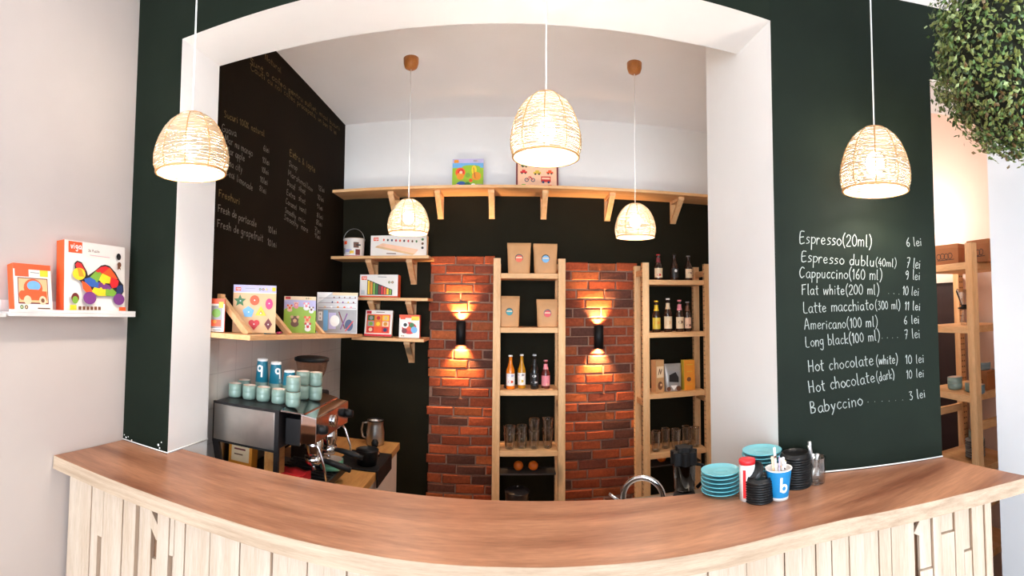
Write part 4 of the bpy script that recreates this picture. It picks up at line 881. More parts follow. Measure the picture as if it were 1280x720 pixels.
# oranges on the low dark boards, pot and black pieces
ORANGE = mat('orange_peel', srgb(225, 110, 25), .5, bump=.3, var=.06)
def orange(px, y, lb):
    p = at(px, 580, 1, y); r = .033; t = thing('orange', lb, 'fruit', (p.x, y, .579), 0, 'oranges on the low boards')
    MB().ball((0, 0, r), r, 18, 12, sc=(1, 1, .94)).build('peel', ORANGE, t)
    MB().lathe([(0, .0655), (.004, .0655), (.003, .067), (0, .0675)], 6).build('stem_end', P('dgreen'), t)
orange(648, R1Y + .16, 'left one of two oranges low in the left rack'); orange(666.5, R1Y + .16, 'right one of two oranges low in the left rack'); orange(827, R1Y + .16, 'single orange low in the right rack')
p = at(641, 612, 1, R1Y + .11); t = thing('cooking_pot', 'dark metal pot at the bottom of the left rack', 'pot', (p.x + .03, R1Y + .13, R1S[4] + .0005))
DKM = mat('dark_enamel', srgb(52, 46, 46), .35, .3)
MB().lathe([(0, 0), (.07, 0), (.078, .01), (.080, .12), (.083, .125), (.080, .127), (.075, .12), (.073, .02), (0, .015)], 28).build('pot_body', DKM, t); MB().lathe([(.083, .128), (.07, .138), (.02, .146), (0, .147)], 28).build('lid', DKM, t); MB().lathe([(0, .147), (.008, .147), (.013, .16), (0, .165)], 12).build('knob', DKM, t)
p = at(626, 484, 1, R1Y + .05); t = thing('stopper_tool', 'small black gadget beside the left post of the left rack', 'gadget', (p.x + .05, R1Y + .10, R1S[2] + .0005), .3)
BLK = mat('black_plastic', (.008, .007, .007), .5, spec=.2)
MB().box((-.03, -.016, 0), (.03, .016, .022)).build('body', BLK, t, bev=.006); MB().tube([(-.02, 0, .02), (-.01, 0, .035), (.02, 0, .04)], .006, 8).build('lever', BLK, t)
# ---------------------------------------------------------------- wall lights on the bricks
for px, py, lb in ((576, 416, 'black up-and-down wall light on the left brick panel'), (748.5, 421, 'black up-and-down wall light on the right brick panel')):
    q = at(px, py, 1, YB - .065); t = thing('wall_light', lb, 'wall light', (q.x, YB - .065, q.z), 0, 'black up-and-down wall lights')
    MB().lathe([(.030, -.082), (.0335, -.082), (.0335, .082), (.030, .082), (.030, .05), (0, .05)], 24).build('barrel', BLK, t)
    MB().lathe([(0, -.05), (.030, -.05), (.030, -.082)], 24).build('lower_cup', BLK, t)
    MB().box((-.024, .028, -.045), (.024, .0425, .045)).build('wall_plate', BLK, t, bev=.004)
    for s in (-1, 1):
        MB().lathe([(0, s * .056), (.024, s * .056), (.022, s * .064), (0, s * .066)], 16).build('lit_lens', mat('warm_lens', (1, .8, .5), .3, emit=((1, .55, .2), 40.0), var=0), t)
        L = bpy.data.lights.new('wall_light_beam', 'SPOT'); L.energy = 48.0; L.color = (1, .58, .26); L.spot_size = 1.55; L.spot_blend = .8; L.shadow_soft_size = .012
        lo = bpy.data.objects.new('wall_light_beam', L); COL.objects.link(lo); lo.parent = t; lo.location = (0, 0, s * .070); lo.rotation_euler = (0 if s < 0 else PI, 0, 0)
        lo.rotation_euler[0] += -.45 if s > 0 else .45
# ---------------------------------------------------------------- kitchen worktop along the left wall
WT = .85
CABW = mat('white_cabinet_front', srgb(225, 205, 188), .45, var=.03)
WKT = wood('oak_worktop', srgb(205, 150, 85), srgb(170, 112, 58), (14, 1.3, 14), 2.0, .45, fine=.2)
STEEL = mat('brushed_stainless', (.48, .44, .40), .32, 1, var=.06, vscale=20); CHROME = mat('chrome', (.82, .82, .84), .08, 1, var=.02)
def W(t): return Matrix.Translation(-t.location)
t = thing('kitchen_cabinet', 'white kitchen base cabinet under the espresso machine worktop', 'cabinet', (-.93, 2.29, 0)); iv = W(t)
MB().box((XC + .002, 1.70, .10), (-.665, 2.87, WT - .041), 0, iv).build('carcass', CABW, t); MB().box((XC + .002, 1.72, 0), (-.72, 2.85, .10), 0, iv).build('plinth', CARC, t)
for k in range(2):
    y0 = 1.703 + k * .584; dr = MB().box((-.664, y0 + .002, .105), (-.645, y0 + .58, WT - .044), 0, iv).build('door', CABW, t, bev=.002)
    yh = y0 + (.52 if k == 0 else .06); hd = MB().tube([(-.645, yh, .62), (-.618, yh, .625), (-.612, yh, .68), (-.618, yh, .735), (-.645, yh, .74)], .005, 8, 0, iv).build('handle', STEEL, dr)
tag(MB().box((XC + .012, 1.69, WT - .04), (-.63, 2.88, WT)).build('worktop', WKT, bev=.003), 'oak worktop beside the green back wall carrying the espresso machine', 'worktop')
# ---------------------------------------------------------------- espresso machine (its near end panel faces the bar)
BLKM = mat('black_metal', (.012, .010, .010), .42, .0, spec=.3); CUPT = mat('polished_top', (.36, .34, .32), .14, 1, var=.04)
MX0, MX1, MY0, MY1 = -1.178, -.875, 1.725, 2.20
t = thing('espresso_machine', 'steel and black espresso machine on the left worktop', 'coffee machine', (-.96, 1.96, WT)); iv = W(t)
for y in (MY0 + .04, MY1 - .06):
    for x in (-1.14, -.80): MB().lathe([(.02, .0), (.022, .004), (.016, .035)], 12, (x, y, WT), 0, iv, cap=(True, True)).build('foot', BLKM, t)
b = MB(); b.box((-1.165, MY0 + .01, WT + .035), (-.735, MY1, WT + .06), 0, iv); b.build('base', BLKM, t, bev=.004)
g = MB(); g.box((-1.0, MY0 + .03, WT + .061), (-.725, MY1 - .02, WT + .076), 0, iv); 
for k in range(12): g.box((-.99, MY0 + .045 + k * .034, WT + .076), (-.735, MY0 + .060 + k * .034, WT + .080), 0, iv)
g.build('drip_tray', BLKM, t)
MB().box((-1.165, MY0 + .02, WT + .06), (-1.15, MY1 - .01, 1.085), 0, iv).build('back_panel', STEEL, t)
MB().box((-1.165, MY0 + .016, 1.085), (MX1, MY1 - .016, 1.238), 0, iv).build('boiler_housing', BLKM, t, bev=.004)
for (y0, y1, nm) in ((MY0, MY0 + .015, 'near'), (MY1 - .015, MY1, 'far')):
    f = MB(); f.box((MX0, y0, 1.078), (MX1 + .012, y1, 1.246), 0, iv)
    f.add([(x, y, z) for y in (y0, y1) for (x, z) in ((MX0, 1.08), (MX0 + .03, 1.08), (MX0 + .075, WT + .04), (MX0 + .045, WT + .04))], [(0, 1, 2, 3), (7, 6, 5, 4), (0, 4, 5, 1), (1, 5, 6, 2), (2, 6, 7, 3), (3, 7, 4, 0)], 0, iv)
    f.box((MX1 - .008, y0, WT + .04), (MX1 + .012, y1, 1.08), 0, iv); e = f.build('end_frame', BLKM, t)
    ys = (y0 - .003, y0) if nm == 'near' else (y1, y1 + .003)
    MB().box((MX0 + .008, ys[0], 1.088), (MX1 - .006, ys[1], 1.236), 0, iv).build('steel_panel', STEEL, e, bev=.001)
c = MB(); c.box((MX0 + .006, MY0 + .016, 1.239), (MX1, MY1 - .016, 1.2455), 0, iv); c.build('cup_tray', BLKM, t)
h = MB(); x0, x1 = -.800, -.735
h.add([(x, y, z) for y in (1.80, MY1) for (x, z) in ((x0, 1.105), (x1, 1.115), (x1, 1.215), (x0, 1.225))], [(0, 1, 2, 3)[::-1], (4, 5, 6, 7), (0, 4, 7, 3)[::-1], (1, 2, 6, 5), (2, 3, 7, 6), (0, 1, 5, 4)], 0, iv)
h.build('group_housing', CHROME, t, bev=.004)
MB().box((MX1 + .012, 1.79, 1.10), (x0, MY1 - .02, 1.205), 0, iv).build('recess', BLKM, t)
MB().add([(MX1, MY0 + .02, 1.245), (x0 + .01, 1.80, 1.228), (x0 + .01, MY1, 1.228), (MX1, MY1, 1.245), (MX1, MY0 + .02, 1.238), (x0 + .01, 1.80, 1.2235), (x0 + .01, MY1, 1.2235), (MX1, MY1, 1.238)], [(0, 1, 2, 3), (7, 6, 5, 4), (0, 4, 5, 1), (1, 5, 6, 2), (2, 6, 7, 3), (3, 7, 4, 0)], 0, iv).build('top_cover', CUPT, t)
for y in (1.92, 2.09):
    g = MB().lathe([(0, 1.11), (.040, 1.11), (.040, 1.06), (.034, 1.045), (.034, 1.03), (0, 1.03)], 24, (-.79, y, 0), 0, iv).build('group_head', CHROME, t)
    q = MB(); q.lathe([(0, 1.03), (.039, 1.03), (.039, 1.008), (.03, .995), (0, .995)], 24, (-.79, y, 0), 0, iv); q.tube([(-.79, y, .998), (-.79, y, .98), (-.785, y, .97)], .008, 8, 0, iv); q.build('portafilter', CHROME, g)
    MB().tube([(-.755, y, 1.015), (-.72, y, 1.012), (-.66, y, 1.000), (-.625, y, .992)], [.009, .012, .014, .011], 12, 0, iv).build('portafilter_handle', BLK, g)
for y in (1.835, 2.165):
    MB().tube([(-.735, y, 1.165), (-.725, y, 1.165), (-.70, y, 1.165)], [.018, .020, .016], 14, 0, iv).build('steam_knob', BLK, t)
    MB().tube([(-.755, y, 1.115), (-.735, y, 1.09), (-.71, y, 1.02), (-.70, y, .965)], .0055, 8, 0, iv).build('steam_wand', CHROME, t)
MB().lathe([(0, 0), (.026, 0), (.026, .012), (.022, .014), (0, .014)], 24, (0, 0, 0), 0, iv @ Matrix.Translation((-.735, 2.0, 1.165)) @ Matrix.Rotation(PI / 2, 4, 'Y')).build('pressure_gauge', CHROME, t)
# cups parked on top
CUPG = mat('sage_glaze', srgb(126, 148, 136), .3, var=.07, spec=.6); CUPI = mat('cream_glaze_inside', srgb(226, 200, 178), .35, var=.03); CUPR = mat('sage_glaze_rim', srgb(150, 172, 155), .3)
def cup(r, h, label, loc, group, name='espresso_cup', cat='cup', mats=None):
    t = thing(name, label, cat, loc, 0, group)
    MB().lathe([(0, 0), (r * .80, 0), (r * .92, .004), (r, h * .18), (r, h * .5), (r * .985, h * .52), (r, h * .54), (r, h), (r - .003, h + .0005)], 28).build('outer_wall', mats or CUPG, t)
    MB().lathe([(r - .003, h + .0005), (r - .0045, h - .004), (r * .86, .012), (0, .008)], 28).build('inside', CUPI, t)
    return t
ZT = 1.2458; rc, hc = .0305, .060
G = 'sage espresso cups on the machine'
src = None
def put(px, py, z, lb, g=G):
    global src
    p = at(px, py, 2, z)
    if src is None: src = cup(rc, hc, lb, (p.x, p.y, z + .0004), g); return src
    return dup(src, (p.x, p.y, z + .0004), rnd.uniform(0, 6), lb, g)
names = ['first', 'second', 'third', 'fourth']
for k, px in enumerate((294, 311.5, 329, 348)): put(px, 496 + (px - 294) * .15, ZT, names[k] + ' sage cup from the wall in the front row on the espresso machine')
row2 = []
for k, (px, py) in enumerate(((305, 491), (327, 493.5), (344, 495.5), (361, 498))):
    row2.append(put(px, py, ZT, ('sage cup in the second row on the machine, nearest the tiles', 'sage cup under the tallest upside-down teal paper cup', 'sage cup under the middle upside-down teal paper cup', 'sage cup under the lowest upside-down teal paper cup')[k]))
for k, (px, py, nm) in enumerate(((366, 508, 'nearest the steel end panel'), (378, 498.5, 'just left of the grinder hopper'), (394, 499.5, 'in front of the grinder hopper, rightmost'))):
    c = put(px, py, ZT - (.006 if px > 380 else 0), 'lower sage cup of the two-cup stack ' + nm); dup(src, (c.location.x, c.location.y, c.location.z + hc * .80 + .014), rnd.random(), 'upper sage cup of the two-cup stack ' + nm, G)
TEAL = mat('teal_paper_cup', srgb(8, 102, 122), .45, var=.05); PWH = mat('paper_white', srgb(238, 232, 226), .55, var=.03)
LOGO = [[(0, 1.0), (0, .06)], [(0, .34)] + [(.22 - .22 * math.cos(a), .24 + .24 * math.sin(a)) for a in (PI - 2 * PI * k / 18 for k in range(1, 19))]]
def blogo(t, r_of, zc, size, ang, flip, nm='printed_letter'):
    m = MB(); w = size * .17
    for pl in LOGO:
        for q in ribbon(pl, .17):
            pts = []
            for (x, y) in q:
                x, y = (x - .15) * size, (y - .45) * size
                if flip: x, y = -x, -y
                z = zc + y; r = r_of(z) + .0007; a = ang + x / r; pts.append((r * math.cos(a), r * math.sin(a), z))
            m.add(pts, [(0, 1, 2, 3)])
    m.build(nm, PWH, t)
def paper_cup(label, loc, h, rt, rb, inv, logo_ang, group, mcol=None):
    t = thing('paper_cup', label, 'paper cup', loc, 0, group); mcol = mcol or TEAL; f = .10
    R = lambda z: rb + (rt - rb) * z / h
    if not inv:
        MB().lathe([(0, .004), (rb - .002, .004), (rb - .001, 0), (rb, 0), (R(h * f), h * f)], 32).build('white_foot', PWH, t); MB().lathe([(R(h * f), h * f), (R(h * .97), h * .97)], 32).build('sleeve', mcol, t)
        MB().lathe([(R(h * .97), h * .97), (rt + .0012, h * .975), (rt + .0016, h), (rt - .001, h + .001), (rt - .002, h * .97), (rb - .002, .006), (0, .006)], 32).build('rim_and_inside', PWH, t)
        blogo(t, R, h * .52, h * .46, logo_ang, False)
    else:
        Q = lambda z: rt + (rb - rt) * z / h
        MB().lathe([(Q(h * (1 - f)), h * (1 - f)), (rb, h), (rb - .003, h), (rb - .003, h - .006), (0, h - .006)], 32).build('white_foot', PWH, t); MB().lathe([(rt + .001, 0), (rt + .001, .003), (Q(.003), .003), (Q(h * (1 - f)), h * (1 - f))], 32).build('sleeve', mcol, t)
        blogo(t, Q, h * .5, h * .46, logo_ang, True)
    return t
for k, (c, hh) in enumerate(zip(row2[1:], (.105, .094, .062))):
    l = c.location; ang = math.atan2(-l.y, -l.x) + (-.35, .45, .2)[k]
    paper_cup(('leftmost and tallest of three upside-down teal paper cups on the machine', 'middle upside-down teal paper cup on the espresso machine', 'lowest upside-down teal paper cup, just left of the grinder hopper')[k], (l.x, l.y, l.z + hc + .0012), hh, .0305, .0235, True, ang, 'upside-down teal paper cups')
# grinder behind the machine
p = at(389, 470, 1, 2.46); t = thing('coffee_grinder', 'coffee grinder with a smoky bean hopper and black lid behind the machine', 'grinder', (p.x + .01, 2.44, WT)); z = lambda v: v - WT
HOP = glass('smoky_hopper', (.84, .70, .62), .16)
MB().box((-.075, -.09, 0), (.075, .09, z(1.20))).build('body', BLKM, t, bev=.012); MB().lathe([(.055, z(1.20)), (.055, z(1.235)), (0, z(1.235))], 24).build('collar', BLKM, t)
MB().lathe([(.038, z(1.236)), (.055, z(1.26)), (.078, z(1.31)), (.088, z(1.365))], 32).build('hopper', HOP, t)
MB().lathe([(.092, z(1.362)), (.095, z(1.366)), (.095, z(1.378)), (.08, z(1.384)), (0, z(1.385))], 32).build('lid', BLK, t)
BEAN = mat('roasted_beans', srgb(70, 42, 28), .5, bump=.5, vscale=30); MB().lathe([(.030, z(1.236)), (.050, z(1.262)), (.028, z(1.282)), (0, z(1.292))], 24).build('beans', BEAN, t)
# things between machine and bar
RED = mat('red_cloth', srgb(200, 25, 28), .8, bump=.3)
t = thing('folded_cloth', 'red folded cloth on the edge of the drip tray', 'cloth', (-.89, 1.88, WT + .0805))
m = MB(); n = 10; vs = []
for i in range(n + 1):
    for j in range(7):
        vs.append((-.085 + .17 * i / n, -.05 + .10 * j / 6, .034 + .004 * math.sin(i * 1.3) + .003 * math.cos(j * 1.7)))
fs = [(i * 7 + j, (i + 1) * 7 + j, (i + 1) * 7 + j + 1, i * 7 + j + 1) for i in range(n) for j in range(6)]
m.add(vs, fs, 0, None, True); m.add([(v[0], v[1], 0) for v in vs], [f[::-1] for f in fs], 0, None, True); rim = [i * 7 for i in range(n + 1)] + [n * 7 + j for j in range(1, 7)] + [i * 7 + 6 for i in range(n - 1, -1, -1)] + [j for j in range(5, 0, -1)]; N7 = len(vs)
b0 = len(m.v) - 2 * N7; m.f += [(b0 + rim[k], b0 + N7 + rim[k], b0 + N7 + rim[(k + 1) % len(rim)], b0 + rim[(k + 1) % len(rim)]) for k in range(len(rim))]; m.m += [0] * len(rim); m.s += [False] * len(rim); m.build('cloth', RED, t)
def d_label(A, w, h): A.rect(-w * .38, h * .45, w * .38, h * .88, 'cream'); A.line([(-w * .25, h * .75), (w * .2, h * .75)], h * .04, 'maroon'); A.line([(-w * .25, h * .62), (w * .1, h * .62)], h * .03, 'brown')
M = frame((-1.02, 1.70, 1.10), (1, .1, 0), (0, .1, 1))
p = at(329, 575, 1, 1.90); toybox('orange packet with a cream label seen under the machine', .115, .17, .05, frame((-1.078, 1.84, WT + .061), (1, 0, 0), (0, .05, 1)), 'amber', d_label, P('amber'), name='coffee_packet', cat='packet')
tag(MB().box((0, 0, 0), (.045, .10, .145)).build('wood_block', WKT, loc=(-.945, 1.765, WT + .0815), bev=.002), 'upright wooden block beside the orange packet under the machine', 'block')
p = at(432, 566, 2, WT + .08); t = cup(.052, .045, 'wide green cup on the drip tray under the group heads', (-.765, 2.075, WT + .0805), None, 'cappuccino_cup', 'cup', mat('green_glaze', srgb(95, 150, 120), .3))
# milk jug
t = thing('milk_jug', 'steel milk jug with a dark rim at the far end of the worktop', 'jug', (-.762, 2.80, WT)); 
MB().lathe([(0, .0005), (.050, .0005), (.053, .01), (.053, .07), (.046, .115), (.046, .135), (.049, .142), (.045, .142), (.043, .12), (.048, .07), (.048, .01), (0, .008)], 28).build('jug_body', STEEL, t)
MB().lathe([(.0495, .138), (.0505, .141), (.0495, .1445), (.044, .1445), (.044, .138)], 28).build('dark_rim', BLK, t); MB().tube([(-.046, 0, .125), (-.078, 0, .12), (-.086, 0, .08), (-.078, 0, .04), (-.052, 0, .03)], .006, 8).build('handle', STEEL, t)
# black mat hanging over the worktop edge with knock box and tamper
t = thing('bar_mat', 'black rubber mat hanging over the oak worktop edge', 'mat', (-.70, 2.46, WT)); iv = W(t)
MB().box((-.86, 2.33, WT + .0005), (-.626, 2.63, WT + .007), 0, iv).build('flat', BLK, t, bev=.002); MB().box((-.626, 2.33, WT - .075), (-.619, 2.63, WT + .007), 0, iv).build('overhang', BLK, t, bev=.002)
t = thing('knock_box', 'black knock box on the rubber mat', 'box', (-.70, 2.42, WT + .0075)); MB().lathe([(0, 0), (.05, 0), (.058, .07), (.060, .075), (.055, .075), (.048, .01), (0, .01)], 24).build('bin', BLK, t); MB().tube([(-.056, 0, .062), (.056, 0, .062)], .009, 10).build('knock_bar', BLK, t)
t = thing('tamper', 'coffee tamper with a black knob on the rubber mat', 'tamper', (-.70, 2.565, WT + .0075)); MB().lathe([(0, 0), (.028, 0), (.028, .02), (.012, .028), (.010, .04)], 24).build('base', CHROME, t); MB().lathe([(.010, .04), (.018, .055), (.020, .07), (.012, .085), (0, .088)], 20).build('knob', BLK, t)
# ---------------------------------------------------------------- sink bench behind the bar
t = thing('sink_bench', 'low steel sink bench behind the bar, under the tap', 'bench', (.55, 1.72, 0)); iv = W(t)
bb = MB(); bb.box((.14, 1.52, .88), (.865, 1.62, .90), 0, iv); bb.box((.14, 1.82, .88), (.865, 1.93, .90), 0, iv); bb.box((.14, 1.62, .88), (.22, 1.82, .90), 0, iv); bb.box((.70, 1.62, .88), (.865, 1.82, .90), 0, iv); bb.box((.22, 1.62, .72), (.70, 1.82, .725), 0, iv)
bb.box((.215, 1.615, .72), (.22, 1.825, .88), 0, iv); bb.box((.70, 1.615, .72), (.705, 1.825, .88), 0, iv); bb.box((.22, 1.615, .72), (.70, 1.62, .88), 0, iv); bb.box((.22, 1.82, .72), (.70, 1.825, .88), 0, iv); bb.build('sink_top', STEEL, t)
MB().box((.15, 1.53, 0), (.86, 1.92, .70), 0, iv).build('cabinet', CABW, t); MB().box((.15, 1.53, .70), (.20, 1.92, .88), 0, iv).build('side_panel', CABW, t); MB().box((.72, 1.53, .70), (.86, 1.92, .88), 0, iv).build('side_panel', CABW, t)
a, b_ = at(779, 614, 1, 1.865), at(829, 614, 1, 1.80); zp = at(803, 597.5, 1, 1.83).z
t = thing('kitchen_tap', 'curved chrome tap rising behind the bar', 'tap', (a.x, 1.865, .9005)); d = Vector((b_.x - a.x, b_.y - a.y, 0)); L = d.length; R = L / 2; zs = zp - .9005 - R
pts = [(0, 0, 0), (0, 0, zs * .5), (0, 0, zs)] + [(d.x / 2 - math.cos(q) * d.x / 2, d.y / 2 - math.cos(q) * d.y / 2, zs + R * math.sin(q)) for q in (PI * k / 18 for k in range(1, 19))] + [(d.x, d.y, zs - .04)]
MB().tube(pts, .0115, 14).build('spout', CHROME, t); MB().lathe([(.024, 0), (.024, .008), (.016, .014), (.0118, .018)], 20, cap=(True, False)).build('base', CHROME, t); MB().tube([(-.01, .01, .012), (-.05, .03, .04)], .006, 8).build('lever', CHROME, t)
# dark blender with a knobbly lid
p = at(853, 600, 1, 1.74); t = thing('blender', 'black blender with a fluted lid behind the bar, left of the saucers', 'blender', (p.x, 1.72, .9005)); zt = at(853, 558, 1, 1.72).z - .9005
SMK = glass('smoked_jar', (.06, .04, .04), .2)
MB().lathe([(0, 0), (.05, 0), (.05, .02), (.042, .07), (.036, .085), (0, .085)], 24).build('motor_base', BLK, t); MB().lathe([(.030, .086), (.038, .095), (.043, zt - .064)], 24).build('jar', SMK, t)
lid = MB(); lid.prism([((.046 + .006 * math.cos(7 * q)) * math.cos(q), (.046 + .006 * math.cos(7 * q)) * math.sin(q)) for q in (2 * PI * j / 84 for j in range(84))], zt - .062, zt - .016, 0, smooth=True); lid.build('lid', BLK, t, bev=.004)
MB().prism([((.030 + .005 * math.cos(5 * q)) * math.cos(q), (.030 + .005 * math.cos(5 * q)) * math.sin(q)) for q in (2 * PI * j / 60 for j in range(60))], zt - .0155, zt, 0, smooth=True).build('lid_cap', BLK, t, bev=.003)
MB().tube([(.045, 0, zt - .07), (.075, 0, zt - .08), (.075, 0, zt - .14), (.05, 0, zt - .16)], .007, 8).build('handle', BLK, t)
# ---------------------------------------------------------------- on the bar top
SAUC = mat('turquoise_glaze', srgb(88, 172, 182), .28, var=.08, spec=.6)
def stack(px, py, rpx, n, dz, what, g):
    p = at(px, py, 2, ZC); r = rpx / FL * math.hypot(p.x, p.y); s0 = None
    ordn = ['lowest', 'second', 'third', 'fourth', 'fifth', 'sixth', 'seventh', 'eighth', 'ninth', 'tenth']
    for k in range(n):
        lb = 'turquoise saucer, %s %s' % (ordn[k] + ' from below' if 0 < k < n - 1 else ('lowest' if k == 0 else 'topmost'), what); loc = (p.x + rnd.uniform(-.001, .001), p.y + rnd.uniform(-.001, .001), ZC + .0005 + k * dz)
        if s0 is None:
            s0 = thing('saucer', lb, 'saucer', loc, 0, g)
            MB().lathe([(0, 0), (r * .62, 0), (r * .64, .002), (r * .9, .0065), (r, .0090), (r * 1.0, .0108), (r * .97, .0112)], 40).build('underside', SAUC, s0)
            MB().lathe([(r * .97, .0112), (r * .88, .0088), (r * .62, .0045), (r * .40, .0040), (r * .36, .0046), (r * .34, .0040), (0, .0040)], 40).build('well', mat('turquoise_glaze_well', srgb(104, 170, 178), .35, var=.08), s0)
        else: dup(s0, loc, rnd.random() * 6, lb, g)
stack(901, 615.5, 24, 6, .0118, 'in the short stack by the white jamb', 'short saucer stack'); stack(953, 603, 24.5, 9, .0118, 'in the tall stack behind the sugar canister', 'tall saucer stack')
def bar_at(px, py): p = at(px, py, 2, ZC); return p, math.hypot(p.x, p.y) / FL
# canister
p, k = bar_at(934.5, 624); r = 9.8 * k; h = 44 * k; t = thing('sugar_canister', 'slim white canister with a red lid between the saucer stacks', 'canister', (p.x, p.y, ZC + .0005))
MB().lathe([(0, 0), (r, 0), (r, h)], 28).build('tube', PWH, t); MB().lathe([(r * 1.05, h - .002), (r * 1.06, h + .009), (r, h + .011), (0, h + .011)], 28, cap=(True, False)).build('red_lid', P('red'), t)
aw = math.atan2(-p.y, -p.x); m = MB()
for (u0, u1, v0, v1) in ((-.55, -.15, .1, .86), ):
    for i in range(5):
        a0, a1 = aw + u0 + (u1 - u0) * i / 5, aw + u0 + (u1 - u0) * (i + 1) / 5; m.add([((r + .0005) * math.cos(a_), (r + .0005) * math.sin(a_), h * v) for a_, v in ((a0, v0), (a1, v0), (a1, v1), (a0, v1))], [(0, 1, 2, 3)], 0, None, True)
m.build('red_stripe', P('red'), t); m = MB()
for i in range(5): a0, a1 = aw + .1 + .6 * i / 5, aw + .1 + .6 * (i + 1) / 5; m.add([((r + .0005) * math.cos(a_), (r + .0005) * math.sin(a_), h * v) for a_, v in ((a0, .08), (a1, .08), (a1, .2), (a0, .2))], [(0, 1, 2, 3)], 0, None, True)
m.build('blue_band', P('sky'), t)
# black cup lids
LID = mat('black_cup_lid', (.007, .0065, .0065), .4, spec=.3)
def lids(px, py, rpx, n, dz, what, g):
    p, k = bar_at(px, py); r = rpx * k; s0 = None; ordn = ['lowest', 'second', 'third', 'fourth', 'fifth', 'sixth', 'seventh', 'eighth', 'ninth', 'tenth', 'eleventh', 'twelfth', 'thirteenth', 'fourteenth']
    for i in range(n):
        lb = 'black cup lid, %s %s' % ('topmost' if i == n - 1 else ('lowest' if i == 0 else ordn[i] + ' from below'), what); loc = (p.x, p.y, ZC + .0005 + i * dz)
        if s0 is None:
            s0 = thing('cup_lid', lb, 'cup lid', loc, 0, g)
            MB().lathe([(r * .97, 0), (r, .001), (r, .0045), (r * .96, .0055), (r * .93, .006), (r * .90, .013), (r * .86, .0145), (r * .80, .0138), (r * .76, .009), (0, .009)], 32).build('lid_shell', LID, s0); MB().ball((0, -r * .6, .0092), .003, 8, 6, sc=(1.4, 1, .25)).build('sip_hole', mat('sip_hole', (.004, .004, .004), .9), s0)
        else: s0 = s0; dup(s0, loc, rnd.random() * 6, lb, g)
    return p, r, ZC + n * dz, s0
p, r, zt, l0 = lids(949, 624.5, 18.0, 9, .0068, 'in the short black stack in front', 'short black lid stack')
M = Matrix.Translation((p.x - .012, p.y + .004, zt + .022)) @ Matrix.Rotation(-.75, 4, 'Y') @ Matrix.Rotation(.2, 4, 'X') @ Matrix.Scale(.72, 4)
dup(l0, label='small black lid tilted on top of the short lid stack', group='short black lid stack', M=M)
lids(995, 606, 19, 13, .0074, 'in the tall black stack behind the blue cup', 'tall black lid stack')
# blue cup of sugar sticks
p, k = bar_at(974, 622.5); BLUE = mat('blue_paper_cup', srgb(20, 125, 180), .45, var=.05); rt, rb, hh = 16.2 * k, 11.2 * k, 36.5 * k
aw = math.atan2(-p.y, -p.x); paper_cup('blue paper cup with a white letter, full of sugar sticks', (p.x, p.y, ZC + .0005), hh, rt, rb, False, aw + .38, None, BLUE)
s0 = None
for i in range(11):
    a = i * 2.4; q = (.35 + .6 * (i % 4) / 4) * rt * .8; x1, y1 = q * math.cos(a), q * math.sin(a); x0, y0 = x1 * .35, y1 * .35; dz_ = Vector((x1 - x0, y1 - y0, hh * .95)).normalized(); ln = hh * (1.16 + .22 * ((i * 7) % 5) / 5)
    lb = 'white paper sugar stick standing in the blue cup'
    if i == 4: ln = hh * 1.62
    M = Matrix.Translation((p.x + x0, p.y + y0, ZC + .009)) @ Vector((0, 0, 1)).rotation_difference(dz_).to_matrix().to_4x4() @ Matrix.Rotation(a, 4, 'Z')
    if i == 4: lb = 'tallest white stirrer sticking out of the blue cup'
    t = thing('sugar_stick', lb, 'sugar stick', M=M, group='sugar sticks in the blue cup')
    MB().box((-.0042, -.0018, 0), (.0042, .0018, ln)).build('paper_tube', P(('white', 'cream', 'white', 'lilac')[i % 4]), t, bev=.0012); MB().box((-.0040, -.0021, ln * .78), (.0040, .0021, ln * .83)).build('printed_band', P(('peach', 'brown', 'lgrey')[i % 3]), t)
# glass of spoons
SPO = mat('spoon_steel', (.86, .84, .82), .35, .85)
p, k = bar_at(1020, 603); h, r = 31 * k, 13 * k; t = thing('spoon_glass', 'clear glass holding teaspoons at the foot of the menu', 'glass', (p.x, p.y, ZC + .0006))
m = MB(); m.lathe([(0, 0), (r * .84, 0), (r * .87, .003), (r, h), (r - .002, h), (r * .85 - .002, .008), (0, .008)], 24); m.build('tumbler', GLS, t)
for i, (ax, ay, tilt, lb) in enumerate(((-.5, .2, .30, 'teaspoon leaning left in the clear glass'), (-.25, .5, .2, 'teaspoon standing behind the other in the clear glass'), (.35, -.35, -.18, 'teaspoon with its bowl down against the right of the glass'))):
    M = Matrix.Translation((p.x - ax * r * .6, p.y + ay * r * .3, ZC + .012)) @ Matrix.Rotation(-tilt, 4, 'Y'); s = thing('teaspoon', lb, 'spoon', M=M, group='teaspoons in the glass')
    up = i < 2; L = h * (1.42 if i == 0 else 1.5 if i == 1 else .98); m = MB()
    m.tube([(0, 0, .0 if up else .022), (0, 0, L * .5), (0, .0015, L * .85), (0, 0, L)], [.0032, .0034, .005, .0062], 8); m.build('stem', SPO, s)
    MB().ball((0, 0, .019), .018, 14, 10, sc=(.8, .25, 1.1)).build('bowl', SPO, s)
